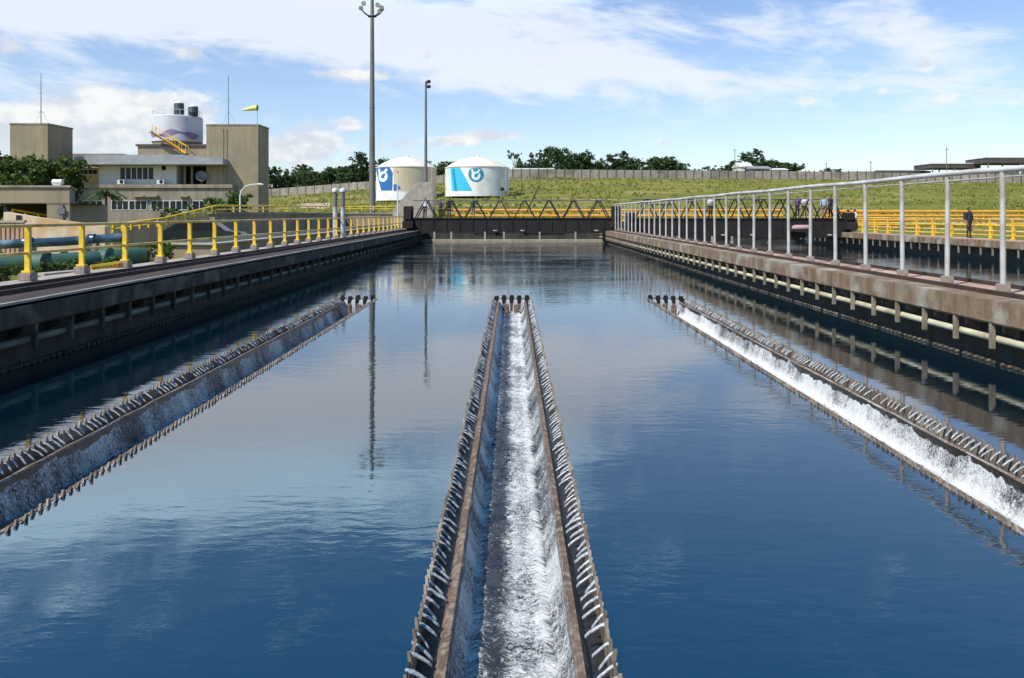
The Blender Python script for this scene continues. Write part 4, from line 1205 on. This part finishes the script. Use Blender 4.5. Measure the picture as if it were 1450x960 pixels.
# towers
a = P(292, 300, D+1); b = P(366, 178, D+1)
mb = MB(); mb.box(a.x, b.x, D+1, D+5.2, .5, b.z); tw = mb.build('tower', M['build_brown'], t, org, bevel=.03)
mb = MB(); mb.box(a.x-.05, b.x+.05, D+.95, D+5.25, b.z+.002, b.z+.2); mb.build('tower_cap', M['build_grey'], tw, org)
mb = MB()
for px in (316, 321):
    q = P(px, 200, D+1); mb.box(q.x-.05, q.x+.05, D+.93, D+.998, 1, b.z-.4)
mb.build('downpipe', M['build_grey'], tw, org)
a = P(14, 300, 94); b = P(68, 176.5, 94)
mb = MB(); mb.box(a.x, b.x, 94, 99.3, .5, b.z); tw = mb.build('tower', M['build_brown'], t, org, bevel=.03)
mb = MB(); mb.box(a.x-.05, b.x+.05, 93.95, 99.35, b.z+.002, b.z+.18); mb.build('tower_cap', M['build_grey'], tw, org)
# link block behind
a = P(100, 219, D+6); b = P(172, 217.5, D+6)
mb = MB(); mb.box(P(70,0,D+6).x, b.x, D+6, D+12, 8, b.z); mb.build('rear_block', M['build_grey'], t, org)

# air conditioners, satellite dish on the ledge
for px, lab in ((172, 'white air conditioner box on the ledge under the upper window'), (228, 'white air conditioner box on the ledge under the round vent')):
    q = P(px, 262, D+.5); t2 = thing('air_conditioner', lab, 'air conditioner', q, 'air conditioners on the ledge')
    mb = MB(); mb.box(-.45,.45,-.2,.2,.09,.7); mb.build('casing', M['frame_white'], t2, bevel=.03)
    mb = MB(); mb.tube([(.1,-.215,.4),(.1,-.203,.4)], .24, 14); mb.build('fan_grille', M['dark'], t2)
q = P(285, 262, D+.6); t2 = thing('satellite_dish', 'round satellite dish in the dark recess beside the white upper storey', 'satellite dish', q)
mb = MB(); mb.lathe([(.02,.0),(.25,.03),(.48,.11),(.7,.24)], (0,0,0), 24, cap=False); o = mb.build('dish', M['grey_steel'], t2, smooth=True); o.location = (0,0,1.05); o.rotation_euler = (R(70), 0, R(25))
mb = MB(); mb.tube([(0,.1,.07),(0,.1,1.0)], .06, 8); mb.build('stand', M['grey_steel'], t2)

# rooftop drum with stair and small tanks
d = 103.
c = P(251, 207, d); Rr = 34/F*d; zt = P(251, 166, d).z; zb = c.z+.3
t = thing('rooftop_water_tank', 'white round rooftop water tank with a purple wavy band', 'water tank', (c.x, d, zb)); org = (c.x, d, zb)
mb = MB(); mb.lathe([(Rr*.92,0),(Rr,.15),(Rr,zt-zb-.1),(Rr*.97,zt-zb)], (c.x,d,zb), 48); mb.build('drum', M['tank_lilac'], t, org, smooth=True)
mb = MB(); mb.lathe([(Rr*.95,-.62),(Rr*.95,-.003)], (c.x,d,zb), 48); mb.build('base_ring', M['build_brown'], t, org, smooth=True)
mb = MB()
for i in range(90):
    a0 = -1.35+2.7*i/90; a1 = -1.35+2.7*(i+1)/90
    hz = lambda a: zb+1.05+.22*math.sin(a*4.2); tk = lambda a: .28+.16*math.sin(a*7+1)
    q = [(c.x+(Rr+.015)*math.sin(a), d-(Rr+.015)*math.cos(a), z) for a, z in ((a0,hz(a0)-tk(a0)),(a1,hz(a1)-tk(a1)),(a1,hz(a1)+tk(a1)),(a0,hz(a0)+tk(a0)))]
    mb.add(q, [(0,1,2,3)])
mb.build('wave_band', M['purple'], t, org, fix=False)
mb = MB(); n = 40
for i in range(n):
    a = -2.2+4.4*i/(n-1)
    if i % 3 == 0: mb.tube([(c.x+Rr*.95*math.sin(a), d-Rr*.95*math.cos(a), zt), (c.x+Rr*.95*math.sin(a), d-Rr*.95*math.cos(a), zt+.7)], .03, 5)
pts = [(c.x+Rr*.95*math.sin(-2.2+4.4*i/39), d-Rr*.95*math.cos(-2.2+4.4*i/39), zt+.7) for i in range(40)]
mb.tube(pts, .03, 5); mb.build('guard_rail', M['frame_white'], t, org)
for px, yt, yb, lab in ((253.5, 147, 168, 'dark small drum on the rooftop tank, the taller left one'), (273.5, 152, 170, 'dark small drum on the rooftop tank, the lower right one')):
    q = P(px, yb, d-1.2); q.z = zt; hh = P(px, yt, d-1.2).z-zt; r = .62
    t2 = thing('small_drum', lab, 'drum', q, 'small drums on the rooftop tank')
    mb = MB(); mb.lathe([(r*.9,0),(r,.1),(r,hh*.35),(r*1.04,hh*.4),(r,hh*.45),(r,hh*.9),(r*.9,hh)], (0,0,0), 20); mb.build('body', M['plastic_dark'], t2, smooth=True)
    mb = MB(); mb.lathe([(r*1.05,hh+.003),(r*1.05,hh+.1),(r*.6,hh+.32),(.05,hh+.4)], (0,0,0), 20); mb.build('lid', M['build_white'], t2, smooth=True)
a = P(216, 188, d-3.6); b = P(263, 217, d-4.4)
t = thing('rooftop_stair', 'yellow steel stair climbing to the rooftop water tank', 'stair', b)
mb = MB()
for yo in (0, .8):
    mb.bar(a-b+Vector((0,yo,0)), Vector((0,yo,0)), .1, .22)
mb.build('stringer', M['orange'], t)
mb = MB()
for yo in (0, .8):
    mb.bar(a-b+Vector((0,yo,.9)), Vector((0,yo,.9)), .06)
    for i in range(6): 
        q = (a-b)*(i/5); mb.bar(q+Vector((0,yo,.1)), q+Vector((0,yo,.9)), .05)
mb.build('handrail', M['yellow'], t)
mb = MB()
for i in range(14):
    q = (a-b)*(i/13); mb.box(q.x-.14,q.x+.14,.05,.75,q.z-.02,q.z+.02)
mb.build('treads', M['rust_rail'], t)

def antenna(label, px, y0, y1, d, arms):
    b = P(px, y1, d); h = P(px, y0, d).z-b.z
    t = thing('antenna_mast', label, 'antenna', b)
    mb = MB(); mb.tube([(0,0,0),(0,0,h*.6),(0,0,h)], [.055,.045,.03], 6); mb.build('mast', M['grey_steel'], t)
    mb = MB()
    for z, w in arms: mb.tube([(-w,0,h*z),(w,0,h*z)], .025, 5)
    mb.tube([(0,0,h*.3),(.9,.3,0)], .012, 4); mb.tube([(0,0,h*.3),(-.9,.3,0)], .012, 4)
    mb.build('crossbars', M['grey_steel'], t)
antenna('thin antenna mast on the left brown tower', 58, 104, 177, 96, [(.25,.5),(.62,.35)])
antenna('thin antenna mast on the brown tower beside the rooftop tank', 323.5, 106, 178, 101, [(.5,.18),(.9,.12)])
b = P(368, 178, 104); b.x = P(364.5, 178, 104).x; h = P(0, 150, 104).z-b.z
t = thing('windsock', 'yellow and white windsock on a thin pole above the brown tower', 'windsock', b)
mb = MB(); mb.tube([(0,0,0),(0,0,h+.2)], .03, 6); mb.build('pole', M['grey_steel'], t)
mb = MB(); mb.tube([(-.0,0,h-.22),(-.7,0,h-.3),(-1.9,0,h-.55)], [.38,.32,.12], 14, caps=False); mb.build('sock', M['sock_yellow'], t, smooth=True)
mb = MB(); mb.tube([(-.02,0,h-.22),(.02,0,h-.22)], .39, 14, caps=False); mb.build('hoop', M['dark_steel'], t)

# small flat building at the left edge
d = 33.
t = thing('small_building', 'small flat beige building with a dark opening at the left edge', 'building', P(50, 330, d)); org = P(50, 330, d)
a = P(-60, 262, d); b = P(106, 266, d)
zt = P(0, 265.5, d).z
x65 = P(66, 0, d).x; xL = P(-60,0,d).x; xR = P(106,0,d).x; z288 = P(0,288,d).z
xR = P(99, 0, d).x; xB = P(106, 0, d+5).x
def wedge(mb, x0, x1, x2, y0, y1, z0, z1):      # footprint with a slanting end wall
    mb.add([(x0,y0,z0),(x1,y0,z0),(x2,y1,z0),(x0,y1,z0),(x0,y0,z1),(x1,y0,z1),(x2,y1,z1),(x0,y1,z1)], [(0,3,2,1),(4,5,6,7),(0,1,5,4),(1,2,6,5),(2,3,7,6),(3,0,4,7)])
mb = MB(); wedge(mb, xL, xR, xB, d, d+5, z288, zt); wedge(mb, x65, xR, xB, d, d+5, .5, z288-.001); mb.build('wall', M['build_brown'], t, org, bevel=.02)
mb = MB(); mb.box(xL, x65-.01, d+3, d+4.9, .5, z288-.01); mb.build('recess', M['dark'], t, org)
mb = MB(); wedge(mb, xL-.1, xR+.06, xB+.06, d-.08, d+5.1, zt+.002, zt+.09); mb.build('roof', M['concrete'], t, org)
q = P(88, 300, d); mb = MB(); mb.box(q.x-.08, q.x+.08, d-.07, d-.004, 1., 2.9); mb.box(q.x-.16, q.x+.16, d-.1, d-.075, 2.5, 2.75); mb.build('downpipe', M['mast'], t, org)
q = P(76, 262, d); mb = MB(); mb.tube([(q.x-.2,d+.3,zt+.24),(q.x+.2,d+.3,zt+.24)], .12, 10); mb.box(q.x-.15,q.x+.15,d+.2,d+.4,zt+.091,zt+.14); mb.build('lamp', M['frame_white'], t, org)
t = thing('ramp_wall', 'sloping cream wall under the yellow handrail by the small building', 'wall', P(66, 320, 32)); org = P(66, 320, 32)
def ZX(px, py, d): q = P(px, py, d); return (q.x, q.z)
poly = [ZX(18,372,32), ZX(160,372,32), ZX(160,320,32), ZX(66,308,32), ZX(18,300,32)]
mb = MB(); mb.prism_y(poly, 31.4, 31.8); mb.build('wall', mat('cream_wall', (.66,.55,.40), (.52,.38,.24), .9, (2,2,1), c3=(.55,.33,.16), s3=.9), t, org, bevel=.02)
q = P(27, 309, 31.4); mb = MB(); mb.box(q.x-.1,q.x+.1,31.36,31.398,q.z-.12,q.z+.12); mb.build('opening', M['dark'], t, org)
# pinkish balustrade at the left edge
a = P(-20, 332, 28); b = P(32, 330, 28)
t = thing('balustrade', 'low pinkish balustrade below the small building at the left edge', 'railing', a)
mb = MB()
for i in range(9):
    p = a.lerp(b, i/8)-a; mb.box(p.x-.05,p.x+.05,-.05,.05,-.8,.42)
mb.build('balusters', M['path'], t)
mb = MB(); mb.box(-.1,(b-a).x+.1,-.09,.09,.421,.5); mb.box(-.1,(b-a).x+.1,-.09,.09,-.95,-.801); mb.build('handrail', M['pale_concrete'], t)

# ------------------------------------------------------------------ far roofs and houses on the ridge
def house(name, label, px0, px1, ytop, yeave, ybase, d, wallm, roofm, gable=True):
    a = P(px0, ybase, d); b = P(px1, ybase, d); ze = P(0, yeave, d).z; zt = P(0, ytop, d).z
    _, fz = fence_at((px0+px1)/2)
    t = thing(name, label, 'house' if name == 'house' else 'shed', (a.x, d, fz)); org = (a.x, d, fz)
    mb = MB(); mb.box(a.x, b.x, d, d+8, fz-1, ze); mb.build('wall', wallm, t, org)
    mb = MB()
    if gable:
        mb.prism_x([(d-.5, ze+.003), (d+8.5, ze+.003), (d+4, zt)], a.x-.3, b.x+.3)
    else:
        mb.box(a.x-.5, b.x+.5, d-.8, d+8.5, ze+.003, zt)
    mb.build('roof', roofm, t, org)
    n = max(1, int((b.x-a.x)/3))
    for i in range(n):
        x = a.x+(b.x-a.x)*(i+.5)/n
        mb = MB(); mb.box(x-.5,x+.5,d-.05,d-.004,ze-1.6,ze-.5); mb.build('window', M['glass'], t, org)
house('shed', 'long low shed with a pale roof beside the tank with the round emblem', 722, 784, 237, 239.5, 250, 232, M['fence_concrete'], M['roof_white'])
house('house', 'small house with white wall and pale gable among the ridge trees', 1048, 1066, 229, 236, 250, 240, M['build_white'], M['roof_white'])
house('house', 'grey roofed house right of the white one on the ridge', 1064, 1092, 234, 239, 250, 236, M['build_grey'], M['roof_grey'])
house('house', 'pale roofed low house at the right of the ridge houses', 1094, 1116, 237, 240.5, 250, 234, M['build_white'], M['roof_white'])
house('shed', 'white roofed shed low behind the fence far right of the houses', 1205, 1236, 240, 243, 253, 240, M['fence_concrete'], M['roof_white'])
house('shed', 'long dark roofed shed behind the fence left of the canopies', 1252, 1318, 240, 243, 253, 236, M['fence_concrete'], M['roof_dark'])
def canopy(label, px0, px1, y0, y1, ybase, d):
    a = P(px0, y1, d); b = P(px1, y0, d); _, fz = fence_at(min(1450,(px0+px1)/2))
    t = thing('canopy', label, 'canopy', (a.x, d, fz), 'flat roofed canopies on the ridge'); org = (a.x, d, fz)
    mb = MB(); mb.box(a.x, b.x, d, d+10, a.z, b.z); mb.build('roof', M['roof_dark'], t, org, bevel=.05)
    mb = MB(); mb.box(a.x-.2, b.x+.2, d-.15, d+10.2, b.z+.003, b.z+.22); mb.build('roof_edge', M['roof_white'], t, org)
    for f in (.06, .5, .94):
        for yy in (1., 9.):
            x = a.x+(b.x-a.x)*f; mb = MB(); mb.box(x-.15, x+.15, d+yy-.15, d+yy+.15, fz-1, a.z-.002); mb.build('post', M['frame_white'], t, org)
    mb = MB(); mb.box(a.x+1, b.x-1, d+7, d+9.5, fz-1, a.z-1.2); mb.build('back_wall', M['build_white'], t, org)
canopy('lower flat dark roofed canopy beside the thin pole on the ridge', 1319, 1389, 232, 238, 250, 226)
canopy('higher flat dark roofed canopy at the right edge on the ridge', 1396, 1500, 223.5, 231, 250, 220)
def thin_pole(label, px, y0, d):
    b = P(px, 300, d); b.z = ground_z(b.x, d)-.3; h = P(px, y0, d).z-b.z
    t = thing('utility_pole', label, 'pole', b, 'thin poles on the ridge')
    mb = MB(); mb.tube([(0,0,0),(0,0,h)], [.14,.09], 6); mb.build('pole', M['mast'], t)
    mb = MB(); mb.bar((-.6,0,h*.93),(.6,0,h*.93),.1); mb.build('crossarm', M['mast'], t)
thin_pole('thin utility pole rising behind the lower canopy', 1340.5, 208, 224)
thin_pole('thin utility pole left of the tree by the white ridge house', 1040.5, 210, 240)
thin_pole('short utility pole on the horizon right of the ridge houses', 1170, 230, 236)
thin_pole('short utility pole above the white roofed shed', 1233, 228, 236)

# ------------------------------------------------------------------ pale path and stones on the slope
def slope_sheet(name, pxs, y0, w, m, lift=.06):
    vs = []; fs = []
    for i, (px, d) in enumerate(pxs):
        for k in range(3):
            dd = d + (k-1)*w
            x = (px-VX)/F*dd; vs.append((x, dd, ground_z(x, dd)+lift))
    for i in range(len(pxs)-1):
        for k in range(2):
            a = i*3+k; fs.append((a, a+3, a+4, a+1))
    mb = MB(); mb.add(vs, fs); o = mb.build(name, m); tag(o, kind='structure'); return o
M['dirt'] = mat('pale_dirt', (.52, .42, .30), (.40, .31, .20), .95, (.4, .4, .4))
slope_sheet('path', [(600+20*i, 94+.6*math.sin(i*.7)) for i in range(46)], 0, 3.2, M['dirt'])
slope_sheet('path', [(425+6*i, 150+3*math.sin(i*.9)) for i in range(8)], 0, 9, M['dirt'], .12)
slope_sheet('path', [(905+4*i, 132) for i in range(14)], 0, 1.2, M['pale_concrete'], .12)

# ------------------------------------------------------------------ sky, sun
SUN_AZ, SUN_EL = R(-132), R(49)
w = bpy.data.worlds.new("World"); SC.world = w; w.use_nodes = True
nt = w.node_tree; L = nt.links.new
for n in list(nt.nodes): nt.nodes.remove(n)
out = N(nt, 'ShaderNodeOutputWorld'); bg = N(nt, 'ShaderNodeBackground'); bg.inputs['Strength'].default_value = .115
L(bg.outputs[0], out.inputs[0])
sky = N(nt, 'ShaderNodeTexSky', sky_type='NISHITA'); sky.sun_disc = False; sky.sun_elevation = SUN_EL; sky.sun_rotation = SUN_AZ
sky.air_density = 1.0; sky.dust_density = .6; sky.ozone_density = 2.2; sky.altitude = 0
tc = N(nt, 'ShaderNodeTexCoord'); sp = N(nt, 'ShaderNodeSeparateXYZ'); L(tc.outputs['Generated'], sp.inputs[0])
def mth(op, a, b=None, c=None):
    n = N(nt, 'ShaderNodeMath', operation=op)
    for i, q in enumerate((a, b, c)):
        if q is None: continue
        if isinstance(q, (int, float)): n.inputs[i].default_value = q
        else: L(q, n.inputs[i])
    return n.outputs[0]
az = mth('ARCTAN2', sp.outputs[0], sp.outputs[1]); el = mth('ARCSINE', sp.outputs[2])
def deg(px, py):
    a = math.atan((px-VX)/F); return a, math.atan((VY-py)/F*math.cos(a))
def blob(px, py, sx, sy, tilt=0., amp=1.):
    a0, e0 = deg(px, py); sx /= F; sy /= F
    da = mth('SUBTRACT', az, a0); de = mth('SUBTRACT', el, e0)
    u = mth('ADD', mth('MULTIPLY', da, math.cos(tilt)), mth('MULTIPLY', de, math.sin(tilt)))
    v = mth('SUBTRACT', mth('MULTIPLY', de, math.cos(tilt)), mth('MULTIPLY', da, math.sin(tilt)))
    u = mth('POWER', mth('ABSOLUTE', mth('DIVIDE', u, sx)), 2.); v = mth('POWER', mth('ABSOLUTE', mth('DIVIDE', v, sy)), 2.)
    return mth('MULTIPLY', mth('EXPONENT', mth('MULTIPLY', mth('ADD', u, v), -1.)), amp)
def total(bl):
    s = None
    for b in bl:
        o = blob(*b); s = o if s is None else mth('ADD', s, o)
    return s
def sky_noise(sa, se, tilt, scale, det, rough, dist=0., off=0.):
    u = mth('ADD', mth('MULTIPLY', az, math.cos(tilt)), mth('MULTIPLY', el, math.sin(tilt)))
    v = mth('SUBTRACT', mth('MULTIPLY', el, math.cos(tilt)), mth('MULTIPLY', az, math.sin(tilt)))
    cx = N(nt, 'ShaderNodeCombineXYZ'); L(mth('MULTIPLY', u, sa), cx.inputs[0]); L(mth('MULTIPLY', v, se), cx.inputs[1]); cx.inputs[2].default_value = off
    n = N(nt, 'ShaderNodeTexNoise'); n.inputs['Scale'].default_value = scale; n.inputs['Detail'].default_value = det; n.inputs['Roughness'].default_value = rough; n.inputs['Distortion'].default_value = dist
    L(cx.outputs[0], n.inputs[0]); return n.outputs[0]
def ramp(x, lo, hi):
    n = N(nt, 'ShaderNodeMapRange'); n.interpolation_type = 'SMOOTHSTEP'; n.inputs[1].default_value = lo; n.inputs[2].default_value = hi; L(x, n.inputs[0]); return n.outputs[0]
T = -.16
cir = total([(60, 5, 260, 30, T, .6), (330, 22, 260, 40, T, .85), (560, 48, 230, 46, T, .85), (760, 70, 190, 44, T, .85), (930, 100, 120, 22, T-.05, .95), (690, 105, 240, 34, T, .55), (1180, 60, 260, 60, T, .38), (1400, 130, 160, 40, -.1, .35), (1000, 160, 300, 30, -.1, .22),
             (820, 20, 300, 30, -.05, .45), (1130, 122, 120, 18, -.1, .5), (1290, 50, 40, 75, .5, .42), (1380, 70, 60, 60, -.4, .3), (300, -75, 440, 75, .1, 1.25), (-150, -60, 250, 110, 0, 1.1), (740, -40, 120, 50, 0, .6),
             (1100, 40, 200, 25, -.1, .3), (60, 120, 160, 30, 0, .35), (150, -260, 220, 40, .1, .35)])
nc = sky_noise(5, 17, T, 1.6, 9, .62, .8)
nf = sky_noise(14, 55, T+.05, 1.5, 6, .6, .4, 4.)
cmask = ramp(mth('ADD', cir, mth('ADD', mth('MULTIPLY', mth('SUBTRACT', nc, .5), 2.3), mth('MULTIPLY', mth('SUBTRACT', nf, .5), 1.1))), .18, 1.30)
cum = total([(263, 74, 36, 13), (470, 105, 58, 9), (530, 108, 30, 8), (220, 152, 95, 30), (80, 165, 90, 28), (160, 190, 170, 28), (430, 203, 58, 24), (700, 190, 45, 11), (640, 198, 50, 10), (560, 205, 40, 8, 0, .6), (490, 176, 42, 9, 0, .8),
             (1310, 94, 22, 10), (1340, 140, 24, 11, 0, .9), (1136, 143, 22, 8), (935, 201, 18, 6, 0, .8), (602, 76, 24, 9, 0, .7), (1250, 130, 22, 10, 0, .45), (20, 70, 30, 10, 0, .6), (690, 225, 130, 10, 0, .4), (330, 225, 200, 18, 0, .5)])
nu = sky_noise(11, 17, 0, 2.0, 10, .6, .3, 2.)
umask = ramp(mth('ADD', cum, mth('MULTIPLY', mth('SUBTRACT', nu, .5), 2.4)), .34, .95)
base = N(nt, 'ShaderNodeMix', data_type='RGBA', blend_type='MULTIPLY'); base.inputs[0].default_value = 1; base.inputs[7].default_value = (.92, 1.0, 1.08, 1)
L(sky.outputs[0], base.inputs[6])
deep = N(nt, 'ShaderNodeMix', data_type='RGBA'); deep.inputs[6].default_value = (.97, .96, 1.04, 1); deep.inputs[7].default_value = (.34, .84, 1.06, 1)
dr_ = N(nt, 'ShaderNodeMapRange'); dr_.interpolation_type = 'SMOOTHSTEP'; dr_.inputs[1].default_value = R(11); dr_.inputs[2].default_value = R(31)
L(el, dr_.inputs[0]); L(dr_.outputs[0], deep.inputs[0]); L(deep.outputs[2], base.inputs[7])     # the sky deepens towards the zenith
m1 = N(nt, 'ShaderNodeMix', data_type='RGBA'); m1.inputs[7].default_value = (5.7, 6.0, 6.4, 1)
hc = N(nt, 'ShaderNodeMix', data_type='RGBA'); hc.inputs[6].default_value = (5.7, 6.0, 6.4, 1); hc.inputs[7].default_value = (6.3, 9.0, 11.0, 1)
hr_ = N(nt, 'ShaderNodeMapRange'); hr_.interpolation_type = 'SMOOTHSTEP'; hr_.inputs[1].default_value = R(13.5); hr_.inputs[2].default_value = R(19)
L(el, hr_.inputs[0]); L(hr_.outputs[0], hc.inputs[0]); L(hc.outputs[2], m1.inputs[7])     # cloud above the view, brightened and blued to lighten its mirror in the water
L(mth('MULTIPLY', cmask, .80), m1.inputs[0]); L(base.outputs[2], m1.inputs[6])
# cumulus: a little greyer towards the underside, by cloud density
cc = N(nt, 'ShaderNodeMix', data_type='RGBA'); cc.inputs[6].default_value = (4.3, 4.6, 5.1, 1); cc.inputs[7].default_value = (6.1, 6.05, 5.95, 1)
L(ramp(sky_noise(16, 26, 0, 1.5, 6, .55, 0, 7.), .38, .62), cc.inputs[0])
m2 = N(nt, 'ShaderNodeMix', data_type='RGBA'); L(mth('MULTIPLY', umask, .9), m2.inputs[0]); L(m1.outputs[2], m2.inputs[6]); L(cc.outputs[2], m2.inputs[7])
L(m2.outputs[2], bg.inputs[0])

sl = bpy.data.lights.new('sun', 'SUN'); sl.energy = 3.5; sl.angle = R(.53); sl.color = (1, .94, .84)
so = bpy.data.objects.new('sun', sl); COL.objects.link(so)
sd = Vector((math.sin(SUN_AZ)*math.cos(SUN_EL), math.cos(SUN_AZ)*math.cos(SUN_EL), math.sin(SUN_EL)))
so.rotation_euler = sd.to_track_quat('Z', 'Y').to_euler()
so.location = (0, 0, 60)

# ------------------------------------------------------------------ camera
cd = bpy.data.cameras.new('camera'); cam = bpy.data.objects.new('camera', cd); COL.objects.link(cam); SC.camera = cam
cd.sensor_fit = 'HORIZONTAL'; cd.sensor_width = 36; cd.lens = 36*F/1450
cd.shift_y = -(480-VY)/1450; cd.clip_end = 12000; cd.clip_start = .1
cam.location = (0, 0, CAMZ); cam.rotation_euler = (R(90), 0, 0)
SC.view_settings.view_transform = 'Standard'; SC.view_settings.look = 'None'; SC.view_settings.exposure = .5; SC.view_settings.gamma = 1
SC.view_settings.use_curve_mapping = False
SC.render.engine = 'CYCLES'
SC.cycles.use_denoising = True
SC.cycles.max_bounces = 6; SC.cycles.caustics_reflective = False; SC.cycles.caustics_refractive = False
